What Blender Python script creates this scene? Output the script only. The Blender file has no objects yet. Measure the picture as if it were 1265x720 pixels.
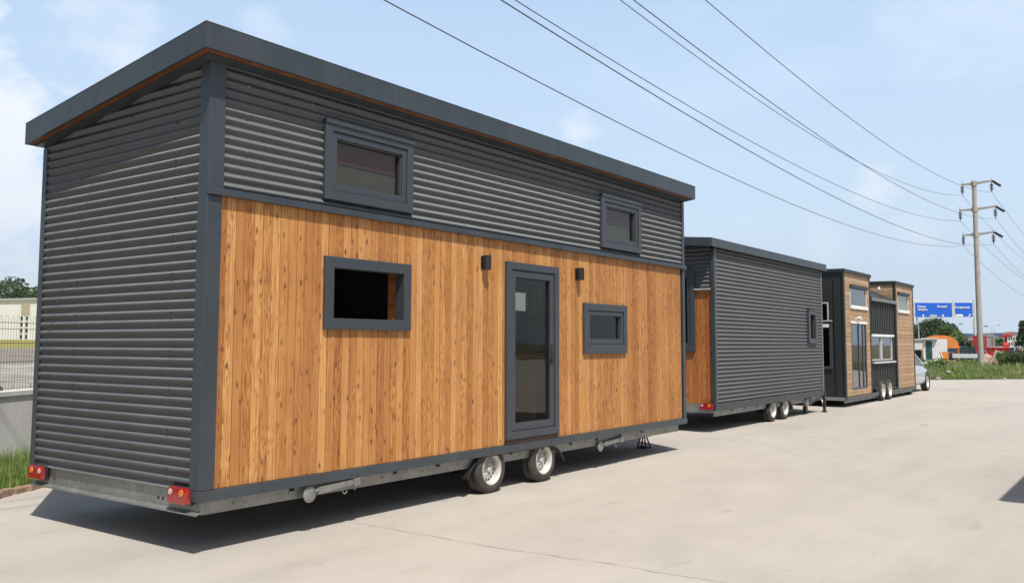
import bpy, bmesh, math, random
from mathutils import Vector, Matrix
random.seed(7)
S = bpy.context.scene
COL = S.collection
R_ = math.radians

# ------------------------------------------------------------------ camera data
F, CX, CY, HC = 1091.5, 632.5, 339.2, 1.6
YAW, PIT, ROL = 0.9375, 0.0783, 0.002
_f = Vector((math.sin(YAW), math.cos(YAW), 0)); _r = Vector((math.cos(YAW), -math.sin(YAW), 0)); _u = Vector((0, 0, 1))
_f2 = _f*math.cos(PIT) + _u*math.sin(PIT); _u2 = _u*math.cos(PIT) - _f*math.sin(PIT)
_r3 = _r*math.cos(ROL) + _u2*math.sin(ROL); _u3 = _u2*math.cos(ROL) - _r*math.sin(ROL)
def at(px, py, d):
    """point at forward distance d seen along a measured direction"""
    v = _f2 + _r3*((px-CX)/F) - _u3*((py-CY)/F)
    return Vector((0, 0, HC)) + v*d
def spot(px, d):
    p = at(px, 425, d); return Vector((p.x, p.y, 0))

# ------------------------------------------------------------------ node helpers
def new_mat(name):
    m = bpy.data.materials.new(name); m.use_nodes = True
    nt = m.node_tree; nt.nodes.clear()
    out = nt.nodes.new('ShaderNodeOutputMaterial')
    b = nt.nodes.new('ShaderNodeBsdfPrincipled')
    nt.links.new(b.outputs[0], out.inputs[0])
    return m, nt, b, out
def N(nt, typ, **kw):
    n = nt.nodes.new('ShaderNode'+typ)
    for k, v in kw.items():
        if k.startswith('i_'):
            n.inputs[int(k[2:]) if k[2:].isdigit() else k[2:].replace('_', ' ')].default_value = v
        else: setattr(n, k, v)
    return n
def L(nt, a, b): nt.links.new(a, b)
def math_n(nt, op, a, b=None, c=None):
    n = nt.nodes.new('ShaderNodeMath'); n.operation = op
    for i, v in enumerate((a, b, c)):
        if v is None: continue
        if isinstance(v, (int, float)): n.inputs[i].default_value = v
        else: nt.links.new(v, n.inputs[i])
    return n.outputs[0]
def ramp(nt, fac, stops, interp='LINEAR'):
    n = nt.nodes.new('ShaderNodeValToRGB'); n.color_ramp.interpolation = interp
    e = n.color_ramp.elements
    while len(e) < len(stops): e.new(0.5)
    for i, (p, c) in enumerate(stops):
        e[i].position = p; e[i].color = (*c, 1) if len(c) == 3 else c
    if fac is not None: nt.links.new(fac, n.inputs[0])
    return n.outputs[0]
def mixc(nt, fac, a, b, mode='MIX'):
    n = nt.nodes.new('ShaderNodeMix'); n.data_type = 'RGBA'; n.blend_type = mode
    if isinstance(fac, (int, float)): n.inputs[0].default_value = fac
    else: nt.links.new(fac, n.inputs[0])
    for i, v in ((6, a), (7, b)):
        if isinstance(v, tuple): n.inputs[i].default_value = (*v, 1) if len(v) == 3 else v
        else: nt.links.new(v, n.inputs[i])
    return n.outputs[2]
def coords(nt, kind='Object'):
    return nt.nodes.new('ShaderNodeTexCoord').outputs[kind]
def mapping(nt, vec, scale=(1, 1, 1), loc=(0, 0, 0)):
    n = nt.nodes.new('ShaderNodeMapping'); n.inputs['Scale'].default_value = scale; n.inputs['Location'].default_value = loc
    nt.links.new(vec, n.inputs['Vector']); return n.outputs[0]
def noise(nt, vec, scale, detail=4, rough=.55, out=0):
    n = nt.nodes.new('ShaderNodeTexNoise'); n.inputs['Scale'].default_value = scale
    n.inputs['Detail'].default_value = detail; n.inputs['Roughness'].default_value = rough
    if vec is not None: nt.links.new(vec, n.inputs['Vector'])
    return n.outputs[out]
def bump(nt, h, b, strength=.3, dist=.01):
    n = nt.nodes.new('ShaderNodeBump'); n.inputs['Strength'].default_value = strength; n.inputs['Distance'].default_value = dist
    nt.links.new(h, n.inputs['Height']); nt.links.new(n.outputs[0], b.inputs['Normal'])

def simple(name, col, rough=.6, metal=0, var=.12, scale=6, bmp=0, spec=.5):
    m, nt, b, o = new_mat(name)
    v = coords(nt)
    f = noise(nt, v, scale, 5, .6)
    lo = tuple(max(0, c*(1-var)) for c in col); hi = tuple(min(1, c*(1+var)) for c in col)
    L(nt, ramp(nt, f, [(.3, lo), (.7, hi)]), b.inputs['Base Color'])
    b.inputs['Roughness'].default_value = rough; b.inputs['Metallic'].default_value = metal
    b.inputs['Specular IOR Level'].default_value = spec
    if bmp: bump(nt, noise(nt, v, scale*8, 4), b, bmp, .005)
    return m

def wood_mat(name, width, axis='X', pal=None, rough=.62, knots=True):
    """boards of the given width; grain runs along the board"""
    pal = pal or [(.40, .165, .052), (.57, .28, .092), (.47, .21, .066), (.65, .35, .13), (.53, .25, .08)]
    m, nt, b, o = new_mat(name)
    v = coords(nt); sep = nt.nodes.new('ShaderNodeSeparateXYZ'); L(nt, v, sep.inputs[0])
    X, Y, Z = sep.outputs
    if axis == 'X': across, along = X, Z
    elif axis == 'Y': across, along = Y, Z
    else: across, along = Z, math_n(nt, 'ADD', X, Y)
    idx = math_n(nt, 'FLOOR', math_n(nt, 'DIVIDE', math_n(nt, 'ADD', across, 100*width), width))
    wn = nt.nodes.new('ShaderNodeTexWhiteNoise'); wn.noise_dimensions = '1D'; L(nt, idx, wn.inputs['W'])
    rnd = wn.outputs['Value']
    wn2 = nt.nodes.new('ShaderNodeTexWhiteNoise'); wn2.noise_dimensions = '1D'; L(nt, math_n(nt, 'ADD', idx, 57.3), wn2.inputs['W'])
    rnd2 = wn2.outputs['Value']
    wob = noise(nt, v, 9, 4, .6)
    def vec(sa, sl, off):
        c = nt.nodes.new('ShaderNodeCombineXYZ')
        L(nt, math_n(nt, 'ADD', math_n(nt, 'MULTIPLY', across, sa), math_n(nt, 'MULTIPLY', wob, sa*.006)), c.inputs[0]); L(nt, math_n(nt, 'MULTIPLY', along, sl), c.inputs[1])
        L(nt, math_n(nt, 'MULTIPLY', off, 37.0), c.inputs[2]); return c.outputs[0]
    base = ramp(nt, rnd, [(0, pal[0]), (.25, pal[1]), (.5, pal[2]), (.75, pal[3]), (1, pal[4])])
    # long streaks
    st = noise(nt, vec(95, 1.6, rnd), 1, 5, .6)
    # cathedral grain: contour lines of a low frequency field
    field = noise(nt, vec(16, .9, rnd2), 1, 2, .5)
    rings = math_n(nt, 'FRACT', math_n(nt, 'MULTIPLY', field, 17.0))
    ringd = math_n(nt, 'GREATER_THAN', rings, 0.0)
    rl = ramp(nt, rings, [(0, (1, 1, 1)), (.45, (.93, .90, .86)), (.80, (.58, .44, .33)), (.90, (.48, .35, .25)), (1, (1, 1, 1))])
    gamt = math_n(nt, 'MULTIPLY', ramp(nt, rnd2, [(.15, (.15,)*3), (.7, (1,)*3)]), .95)
    c1 = mixc(nt, gamt, base, mixc(nt, 1.0, base, rl, 'MULTIPLY'))
    c2 = mixc(nt, .75, c1, mixc(nt, 1.0, c1, ramp(nt, st, [(.3, (.52, .42, .34)), (.5, (.97, .96, .94)), (.75, (1.12, 1.1, 1.06))]), 'MULTIPLY'))
    col = c2
    if knots:
        vo = nt.nodes.new('ShaderNodeTexVoronoi'); vo.inputs['Scale'].default_value = 1
        L(nt, vec(17, 7.0, rnd), vo.inputs['Vector'])
        selc = math_n(nt, 'GREATER_THAN', math_n(nt, 'FRACT', math_n(nt, 'MULTIPLY', nt.nodes.new('ShaderNodeSeparateColor').outputs[0], 1.0)), .5) if False else None
        sc = nt.nodes.new('ShaderNodeSeparateColor'); L(nt, vo.outputs['Color'], sc.inputs[0])
        keep = math_n(nt, 'GREATER_THAN', sc.outputs[0], .28)
        kn = ramp(nt, vo.outputs['Distance'], [(0, (1,)*3), (.11, (.95,)*3), (.16, (.5,)*3), (.30, (0,)*3)])
        kf = math_n(nt, 'MULTIPLY', kn, math_n(nt, 'MULTIPLY', keep, math_n(nt, 'ADD', .45, math_n(nt, 'MULTIPLY', sc.outputs[1], .55))))
        col = mixc(nt, kf, c2, (.085, .03, .012))
    fr_ = math_n(nt, 'FRACT', math_n(nt, 'DIVIDE', math_n(nt, 'ADD', across, 100*width), width))
    ed = math_n(nt, 'MINIMUM', fr_, math_n(nt, 'SUBTRACT', 1.0, fr_))
    col = mixc(nt, ramp(nt, ed, [(0, (.7,)*3), (.02, (.5,)*3), (.045, (0,)*3)]), col, (.10, .042, .015))
    # large weather variation
    lv = noise(nt, v, .8, 3, .5)
    col = mixc(nt, .5, col, mixc(nt, 1.0, col, ramp(nt, lv, [(.3, (.86, .82, .78)), (.7, (1.06, 1.06, 1.06))]), 'MULTIPLY'))
    pt = noise(nt, mapping(nt, v, (2.2, 2.2, .7), (4, 2, 1)), 1.6, 5, .6)
    col = mixc(nt, .6, col, mixc(nt, 1.0, col, ramp(nt, pt, [(.34, (.80, .70, .62)), (.48, (1, 1, 1)), (.68, (1.06, 1.10, 1.18))]), 'MULTIPLY'))
    L(nt, col, b.inputs['Base Color'])
    b.inputs['Roughness'].default_value = rough; b.inputs['Specular IOR Level'].default_value = .35
    bump(nt, st, b, .25, .002)
    return m

def glass_mat(name, tint=(.78, .78, .72), base=.0, k=.9):
    m, nt, b, out = new_mat(name)
    nt.nodes.remove(b)
    tr = nt.nodes.new('ShaderNodeBsdfTransparent'); tr.inputs[0].default_value = (*tint, 1)
    gl = nt.nodes.new('ShaderNodeBsdfGlossy'); gl.inputs['Roughness'].default_value = .015; gl.inputs[0].default_value = (1, 1, 1, 1)
    lw = nt.nodes.new('ShaderNodeLayerWeight'); lw.inputs[0].default_value = .5
    schlick = math_n(nt, 'ADD', .045, math_n(nt, 'MULTIPLY', math_n(nt, 'POWER', lw.outputs['Facing'], 5.0), .95))
    nb = nt.nodes.new('ShaderNodeBump'); nb.inputs['Strength'].default_value = .04; nb.inputs['Distance'].default_value = .02
    L(nt, noise(nt, coords(nt), 2.5, 2), nb.inputs['Height']); L(nt, nb.outputs[0], gl.inputs['Normal'])
    mx = nt.nodes.new('ShaderNodeMixShader')
    L(nt, math_n(nt, 'ADD', math_n(nt, 'MULTIPLY', schlick, k), base), mx.inputs[0])
    L(nt, tr.outputs[0], mx.inputs[1]); L(nt, gl.outputs[0], mx.inputs[2]); L(nt, mx.outputs[0], out.inputs[0])
    return m

M = {}
M['anthracite'] = simple('anthracite_paint', (.036, .045, .053), .40, 0, .06, 3)
def anth():
    m, nt, b, o = new_mat('anthracite_flashing'); v = coords(nt)
    f = noise(nt, v, 1.1, 6, .65); g = noise(nt, mapping(nt, v, (9, 9, .8)), 1, 5, .6)
    c = ramp(nt, f, [(.3, (.036, .045, .052)), (.7, (.050, .060, .068))])
    c = mixc(nt, .5, c, mixc(nt, 1, c, ramp(nt, g, [(.35, (.82,)*3), (.65, (1.2,)*3)]), 'MULTIPLY'))
    L(nt, c, b.inputs['Base Color']); L(nt, ramp(nt, f, [(.3, (.30,)*3), (.7, (.48,)*3)]), b.inputs['Roughness'])
    bump(nt, noise(nt, v, 2.6, 2, .5), b, .35, .02); return m
M['anthracite'] = anth()
M['upvc'] = simple('anthracite_foil_frame', (.048, .055, .064), .42, 0, .04, 3)
def corr_mat():
    m, nt, b, o = new_mat('anthracite_corrugated_steel')
    v = coords(nt)
    f = noise(nt, mapping(nt, v, (1, 1, .35)), 2.2, 6, .65)
    g = noise(nt, mapping(nt, v, (14, 14, 1.0)), 1, 4, .6)
    c = ramp(nt, f, [(.3, (.046, .050, .054)), (.7, (.062, .065, .068))])
    c = mixc(nt, .5, c, mixc(nt, 1, c, ramp(nt, g, [(.35, (.85,)*3), (.65, (1.12,)*3)]), 'MULTIPLY'))
    L(nt, c, b.inputs['Base Color'])
    L(nt, ramp(nt, f, [(.3, (.52,)*3), (.7, (.60,)*3)]), b.inputs['Roughness'])
    b.inputs['Specular IOR Level'].default_value = 1.0
    # roll-formed sheet: fine striations along the ribs widen the gloss lengthwise
    b.inputs['Anisotropic'].default_value = .90
    gn = nt.nodes.new('ShaderNodeNewGeometry'); cp = nt.nodes.new('ShaderNodeVectorMath'); cp.operation = 'CROSS_PRODUCT'
    L(nt, gn.outputs['Normal'], cp.inputs[0]); cp.inputs[1].default_value = (0, 0, 1)
    nv = nt.nodes.new('ShaderNodeVectorMath'); nv.operation = 'NORMALIZE'; L(nt, cp.outputs[0], nv.inputs[0]); L(nt, nv.outputs[0], b.inputs['Tangent'])
    return m
M['corr'] = corr_mat()
def galv_mat():
    m, nt, b, o = new_mat('galvanised_steel')
    v = coords(nt)
    vo = nt.nodes.new('ShaderNodeTexVoronoi'); vo.inputs['Scale'].default_value = 26; L(nt, v, vo.inputs['Vector'])
    sc = nt.nodes.new('ShaderNodeSeparateColor'); L(nt, vo.outputs['Color'], sc.inputs[0])
    f = noise(nt, v, 3.5, 5)
    c = mixc(nt, .25, ramp(nt, f, [(.3, (.23, .235, .22)), (.7, (.33, .33, .30))]), ramp(nt, sc.outputs[0], [(0, (.22,)*3), (1, (.48,)*3)]))
    L(nt, c, b.inputs['Base Color']); b.inputs['Metallic'].default_value = .65; b.inputs['Roughness'].default_value = .5
    return m
M['galv'] = galv_mat()
M['galv2'] = simple('dark_galvanised', (.10, .10, .10), .5, .4, .1, 4)
M['wood_v'] = wood_mat('larch_boards_vertical', .088, 'X')
M['wood_vy'] = wood_mat('larch_boards_end', .088, 'Y', [(.40, .15, .04), (.46, .18, .05), (.43, .17, .045), (.50, .21, .065), (.42, .16, .045)])
M['wood_h'] = wood_mat('pale_boards_horizontal', .12, 'Z', [(.43, .29, .175), (.48, .33, .205), (.455, .305, .185), (.52, .37, .235), (.465, .315, .19)], knots=False)
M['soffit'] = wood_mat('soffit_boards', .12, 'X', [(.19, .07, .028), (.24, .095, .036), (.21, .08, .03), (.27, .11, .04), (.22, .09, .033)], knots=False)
M['inner_wood'] = wood_mat('inner_reveal_wood', .15, 'X', [(.42, .19, .08), (.46, .22, .09), (.44, .2, .085), (.48, .23, .1), (.45, .21, .09)], knots=False)
M['inner_wall'] = simple('inner_wall_paint', (.30, .29, .26), .8, 0, .1, 2)
M['inner_ceiling'] = simple('inner_ceiling_boards', (.26, .11, .07), .6, 0, .15, 5)
M['lining_shade'] = simple('lining_shade', (.075, .060, .045), .9)  # lining tone with the room's darkness painted in
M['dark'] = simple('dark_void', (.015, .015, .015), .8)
M['glass'] = glass_mat('window_glass')
M['glass_dark'] = glass_mat('tinted_window_glass', (.16, .19, .19), .0)
M['glass_mirror'] = glass_mat('reflective_door_glass', (.20, .22, .21), .10, 1.2)
def rubber():
    m, nt, b, o = new_mat('tyre_rubber')
    v = coords(nt); f = noise(nt, v, 9, 5)
    L(nt, ramp(nt, f, [(.3, (.030, .027, .025)), (.75, (.085, .070, .058))]), b.inputs['Base Color'])
    b.inputs['Roughness'].default_value = .85; return m
M['rubber'] = rubber()
M['rim'] = simple('silver_steel_rim', (.56, .54, .50), .5, .25, .12, 12)
M['black_plastic'] = simple('black_plastic', (.022, .022, .024), .42)
M['lamp_black'] = simple('wall_lamp_black', (.016, .015, .015), .5)
M['chrome'] = simple('worn_steel', (.5, .5, .48), .3, .9)
def lens(name, col, e=.15):
    m, nt, b, o = new_mat(name)
    v = coords(nt)
    w = nt.nodes.new('ShaderNodeTexChecker'); w.inputs['Scale'].default_value = 90; L(nt, v, w.inputs[0])
    L(nt, mixc(nt, w.outputs['Fac'], col, tuple(c*.75 for c in col)), b.inputs['Base Color'])
    b.inputs['Roughness'].default_value = .15; b.inputs['Coat Weight'].default_value = .8; b.inputs['Coat Roughness'].default_value = .05
    return m
M['red_lens'] = lens('red_lens', (.36, .006, .010)); M['orange_lens'] = lens('orange_lens', (.85, .20, .02)); M['white_lens'] = lens('white_lens', (.62, .50, .48))
M['white'] = simple('white_paint', (.78, .77, .74), .5, 0, .05)
M['silver_trim'] = simple('silver_trim', (.62, .62, .60), .4, .3, .05)
M['grey_panel2'] = simple('grey_flashing', (.20, .20, .20), .5, .3, .05)
M['black_wood'] = simple('black_standing_seam', (.022, .026, .027), .5, 0, .1, 3)
M['seam_panel'] = simple('dark_ribbed_panel', (.055, .057, .058), .42, .2, .1, 3)
M['screen'] = simple('insect_screen', (.13, .125, .11), .9, 0, .25, 60)
M['ceiling_red'] = simple('red_brown_ceiling', (.17, .062, .05), .8, 0, .1, 4)
M['lamp_glass'] = simple('lamp_glass', (.8, .8, .75), .2)
M['brown'] = simple('brown_threshold', (.030, .014, .010), .5)
M['blind'] = simple('silver_blind', (.55, .57, .56), .45, .2, .08, 3)

# ------------------------------------------------------------------ mesh builder
class MB:
    def __init__(s): s.v = []; s.f = []; s.m = []; s.s = []
    def add(s, vs, fs, mi=0, sm=False):
        k = len(s.v); s.v += [tuple(p) for p in vs]
        for f in fs: s.f.append([k+i for i in f]); s.m.append(mi); s.s.append(sm)
        return s
    def box(s, x0, x1, y0, y1, z0, z1, mi=0):
        if x0 > x1: x0, x1 = x1, x0
        if y0 > y1: y0, y1 = y1, y0
        if z0 > z1: z0, z1 = z1, z0
        vs = [(x0,y0,z0),(x1,y0,z0),(x1,y1,z0),(x0,y1,z0),(x0,y0,z1),(x1,y0,z1),(x1,y1,z1),(x0,y1,z1)]
        return s.add(vs, [(0,3,2,1),(4,5,6,7),(0,1,5,4),(1,2,6,5),(2,3,7,6),(3,0,4,7)], mi)
    def hexa(s, p, mi=0):   # 8 points like box order
        return s.add(p, [(0,3,2,1),(4,5,6,7),(0,1,5,4),(1,2,6,5),(2,3,7,6),(3,0,4,7)], mi)
    def tube(s, pts, r, n=8, mi=0, caps=True, r2=None, sm=True):
        pts = [Vector(p) for p in pts]; rings = []
        for i, p in enumerate(pts):
            a = pts[max(0, i-1)]; b = pts[min(len(pts)-1, i+1)]; d = (b-a).normalized()
            up = Vector((0, 0, 1)) if abs(d.z) < .95 else Vector((1, 0, 0))
            e = d.cross(up).normalized(); g = e.cross(d)
            rr = r if r2 is None else r + (r2-r)*i/(len(pts)-1)
            rings.append([p + e*math.cos(2*math.pi*k/n)*rr + g*math.sin(2*math.pi*k/n)*rr for k in range(n)])
        vs = [q for ring in rings for q in ring]; fs = []
        for i in range(len(pts)-1):
            for k in range(n): fs.append((i*n+k, i*n+(k+1) % n, (i+1)*n+(k+1) % n, (i+1)*n+k))
        s.add(vs, fs, mi, sm)
        if caps: s.add(rings[0], [tuple(range(n-1, -1, -1))], mi); s.add(rings[-1], [tuple(range(n))], mi)
        return s
    def lathe(s, prof, c, axis='Y', n=32, mi=0, sm=True, closed=False):
        """prof: (radius, offset along axis)"""
        vs = []
        for r, h in prof:
            for k in range(n):
                a = 2*math.pi*k/n; ca, sa = math.cos(a)*r, math.sin(a)*r
                vs.append((c[0]+ca, c[1]+h, c[2]+sa) if axis == 'Y' else (c[0]+ca, c[1]+sa, c[2]+h) if axis == 'Z' else (c[0]+h, c[1]+ca, c[2]+sa))
        fs = []
        P = len(prof)
        for i in range(P-1 + (1 if closed else 0)):
            j = (i+1) % P
            for k in range(n): fs.append((i*n+k, i*n+(k+1) % n, j*n+(k+1) % n, j*n+k))
        return s.add(vs, fs, mi, sm)
    def prism(s, poly, y0, y1, mi=0, sm=False, axis='Y'):
        """poly in (x,z), extruded along y (or (y,z) along x, or (x,y) along z)"""
        def P(a, b, h): return (a, h, b) if axis == 'Y' else (h, a, b) if axis == 'X' else (a, b, h)
        n = len(poly); vs = [P(a, b, y0) for a, b in poly] + [P(a, b, y1) for a, b in poly]
        fs = [(i, (i+1) % n, n+(i+1) % n, n+i) for i in range(n)]
        s.add(vs, fs, mi, sm); s.add(vs[:n], [tuple(range(n-1, -1, -1))], mi); s.add(vs[n:], [tuple(range(n))], mi)
        return s
    def build(s, name, mats, parent=None, bevel=0, loc=None, recalc=True, seg=1):
        me = bpy.data.meshes.new(name); me.from_pydata(s.v, [], s.f); me.update()
        if not isinstance(mats, (list, tuple)): mats = [mats]
        for m in mats: me.materials.append(m)
        me.polygons.foreach_set('material_index', s.m); me.polygons.foreach_set('use_smooth', s.s)
        if recalc:
            bm = bmesh.new(); bm.from_mesh(me); bmesh.ops.recalc_face_normals(bm, faces=bm.faces); bm.to_mesh(me); bm.free()
        o = bpy.data.objects.new(name, me); COL.objects.link(o)
        if parent: o.parent = parent
        if loc is not None: o.location = loc
        if bevel:
            b = o.modifiers.new('Bevel', 'BEVEL'); b.width = bevel; b.segments = seg; b.limit_method = 'ANGLE'; b.angle_limit = R_(40)
        return o
def tag(o, label=None, cat=None, group=None, kind=None):
    for k, v in (('label', label), ('category', cat), ('group', group), ('kind', kind)):
        if v: o[k] = v
    return o
def thing(name, label, cat, loc=(0, 0, 0), rz=0, group=None):
    o = bpy.data.objects.new(name, None); COL.objects.link(o); o.location = loc; o.rotation_euler = (0, 0, rz)
    return tag(o, label, cat, group)
def copy_tree(o, parent=None):
    c = o.copy(); COL.objects.link(c)
    if parent: c.parent = parent
    for ch in list(o.children): copy_tree(ch, c)
    return c

# wall frames: map (u along wall, n outward, z)
def FY(y): return lambda u, n, z: (u, y-n, z)         # wall facing -Y
def FX(x): return lambda u, n, z: (x-n, u, z)         # wall facing -X
def FYb(y): return lambda u, n, z: (u, y+n, z)        # wall facing +Y
def FXb(x): return lambda u, n, z: (x+n, u, z)        # wall facing +X
def wbox(mb, T, u0, u1, n0, n1, z0, z1, mi=0):
    c = [(u0,n0,z0),(u1,n0,z0),(u1,n1,z0),(u0,n1,z0),(u0,n0,z1),(u1,n0,z1),(u1,n1,z1),(u0,n1,z1)]
    return mb.hexa([T(*p) for p in c], mi)
def wframe(mb, T, u0, u1, z0, z1, w, n0, n1, mi=0, wb=None):
    """picture frame mitred, width w"""
    wb = w if wb is None else wb
    O = [(u0, z0), (u1, z0), (u1, z1), (u0, z1)]; I = [(u0+w, z0+wb), (u1-w, z0+wb), (u1-w, z1-w), (u0+w, z1-w)]
    for i in range(4):
        j = (i+1) % 4
        a, b, c, d = O[i], O[j], I[j], I[i]
        vs = [T(q[0], n0, q[1]) for q in (a, b, c, d)] + [T(q[0], n1, q[1]) for q in (a, b, c, d)]
        mb.add(vs, [(0,1,2,3),(7,6,5,4),(0,4,5,1),(2,6,7,3)], mi)
        # mitre joint line faces stay shared by position
    return mb
def split_rects(u0, u1, z0, z1, holes):
    us = sorted({u0, u1, *[min(max(h[0], u0), u1) for h in holes], *[min(max(h[1], u0), u1) for h in holes]})
    out = []
    for a, b in zip(us, us[1:]):
        if b-a < 1e-5: continue
        m = (a+b)/2
        cuts = sorted([(h[2], h[3]) for h in holes if h[0] < m < h[1]])
        z = z0
        for c0, c1 in cuts:
            if c0 > z: out.append((a, b, z, min(c0, z1)))
            z = max(z, c1)
        if z < z1: out.append((a, b, z, z1))
    return [r for r in out if r[3]-r[2] > 1e-4]
PITCH = .076
def corrugated(mb, T, u0, u1, z0, z1, holes=(), umax=None, depth=.025, screws=(), step=8):
    """horizontal sinus sheet; umax(z) clips the far end for a sloping top"""
    for a, b, c, d in split_rects(u0, u1, z0, z1, holes):
        zs = [c]; k = math.floor(c/PITCH*step)+1
        while k*PITCH/step < d-1e-6: zs.append(k*PITCH/step); k += 1
        zs.append(d); vs = []; fs = []
        for z in zs:
            n = depth*.5*math.sin(2*math.pi*z/PITCH)
            bb = b if umax is None else max(a, min(b, umax(z)))
            vs += [T(a, n, z), T(bb, n, z)]
        for i in range(len(zs)-1): fs.append((2*i, 2*i+1, 2*i+3, 2*i+2))
        mb.add(vs, fs, 0, True)
    for u, z in screws:
        k = round((z/PITCH)-.25); zz = (k+.25)*PITCH
        if any(h[0]-.02 < u < h[1]+.02 and h[2]-.02 < zz < h[3]+.02 for h in holes): continue
        if umax and u > umax(zz)-.05: continue
        n = depth*.5; r = .0075
        ring = [(u+r*math.cos(t*math.pi/3), zz+r*math.sin(t*math.pi/3)) for t in range(6)]
        vs = [T(p[0], n-.001, p[1]) for p in ring] + [T(p[0], n+.007, p[1]) for p in ring]
        mb.add(vs, [(i, (i+1) % 6, 6+(i+1) % 6, 6+i) for i in range(6)] + [tuple(range(6, 12))], 1)
        r = .011
        ring = [(u+r*math.cos(t*math.pi/4), zz+r*math.sin(t*math.pi/4)) for t in range(8)]
        mb.add([T(p[0], n+.0015, p[1]) for p in ring], [tuple(range(8))], 1)
def boards_v(mb, T, u0, u1, z0, z1, w, holes=(), th=.02):
    """vertical tongue and groove boards with small chamfers"""
    i = math.floor(u0/w)
    while i*w < u1-1e-4:
        a = max(u0, i*w); b = min(u1, (i+1)*w); i += 1
        if b-a < .004: continue
        j = random.uniform(-.0012, .0012)
        g = .0035
        for (p, q, c, d) in split_rects(a, b, z0, z1, [(h[0], h[1], h[2], h[3]) for h in holes]):
            ga = g if abs(p-a) < 1e-5 else 0; gb = g if abs(q-b) < 1e-5 else 0
            prof = [(p, -th), (p, -.006 if ga else j), (p+ga, j), (q-gb, j), (q, -.006 if gb else j), (q, -th)]
            vs = [T(u, n, c) for u, n in prof] + [T(u, n, d) for u, n in prof]
            n_ = len(prof)
            mb.add(vs, [(k, k+1, n_+k+1, n_+k) for k in range(n_-1)] + [tuple(range(n_-1, -1, -1)), tuple(range(n_, 2*n_))], 0)
def boards_h(mb, T, u0, u1, z0, z1, w, holes=(), th=.02):
    i = math.floor(z0/w)
    while i*w < z1-1e-4:
        a = max(z0, i*w); b = min(z1, (i+1)*w); i += 1
        if b-a < .004: continue
        for (p, q, c, d) in split_rects(u0, u1, a, b, holes):
            prof = [(c, -th), (c, -.009), (c+.006, 0), (d, 0), (d, -th)]
            vs = [T(p, n, z) for z, n in prof] + [T(q, n, z) for z, n in prof]
            mb.add(vs, [(k, k+1, 6+k, 5+k) for k in range(4)] + [(4, 3, 2, 1, 0), (5, 6, 7, 8, 9)], 0)

# ------------------------------------------------------------------ parts used by several houses
def window(parent, T, u0, u1, z0, z1, fm, gm, fw=.09, proud=.03, sash=True, sw=.055, cap=False, depth=.10, wb=None, name='window', glass=True, latch=True, reveal=None, back=False):
    f = MB(); wb = fw if wb is None else wb
    wframe(f, T, u0, u1, z0, z1, fw, -depth, proud, 0, wb)
    if cap: wbox(f, T, u0-.004, u1+.004, proud-.001, proud+.014, z1-.028, z1+.014)
    fo = f.build(name, [fm], parent, bevel=.004)
    iu0, iu1, iz0, iz1 = u0+fw, u1-fw, z0+wb, z1-fw
    if sash:
        s = MB(); wframe(s, T, iu0+.004, iu1-.004, iz0+.004, iz1-.004, sw, -.045, proud-.014, 0)
        wframe(s, T, iu0+.004+sw, iu1-.004-sw, iz0+.004+sw, iz1-.004-sw, .012, -.04, proud-.03, 0)
        if latch: wbox(s, T, (u0+u1)/2-.012, (u0+u1)/2+.012, proud-.0139, proud-.006, iz0+.03, iz0+.042)
        s.build('sash', [fm], fo, bevel=.003)
        iu0 += sw+.014; iu1 -= sw+.014; iz0 += sw+.014; iz1 -= sw+.014
    if glass:
        g = MB(); wbox(g, T, iu0-.006, iu1+.006, -.024, -.020, iz0-.006, iz1+.006)
        g.build('glass', [gm], fo)
    if back:
        zm = iz0+(iz1-iz0)*.52; g = MB(); wbox(g, T, iz0*0+iu0-.02, iu1+.02, -.075, -.07, iz0-.02, zm, 0); wbox(g, T, iu0-.02, iu1+.02, -.065, -.06, zm+.001, iz1+.02, 1)
        g.build('interior_backdrop', [M['screen'], M['ceiling_red']], fo)  # added panel: coloured stand-in for ceiling and wall, too dark further in
    if reveal:
        r = MB(); wframe(r, T, u0+.02, u1-.02, z0+.02, z1-.02, .02, -depth-.16, -depth-.002, 0)
        r.build('reveal', [reveal], fo)
    return fo
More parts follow.
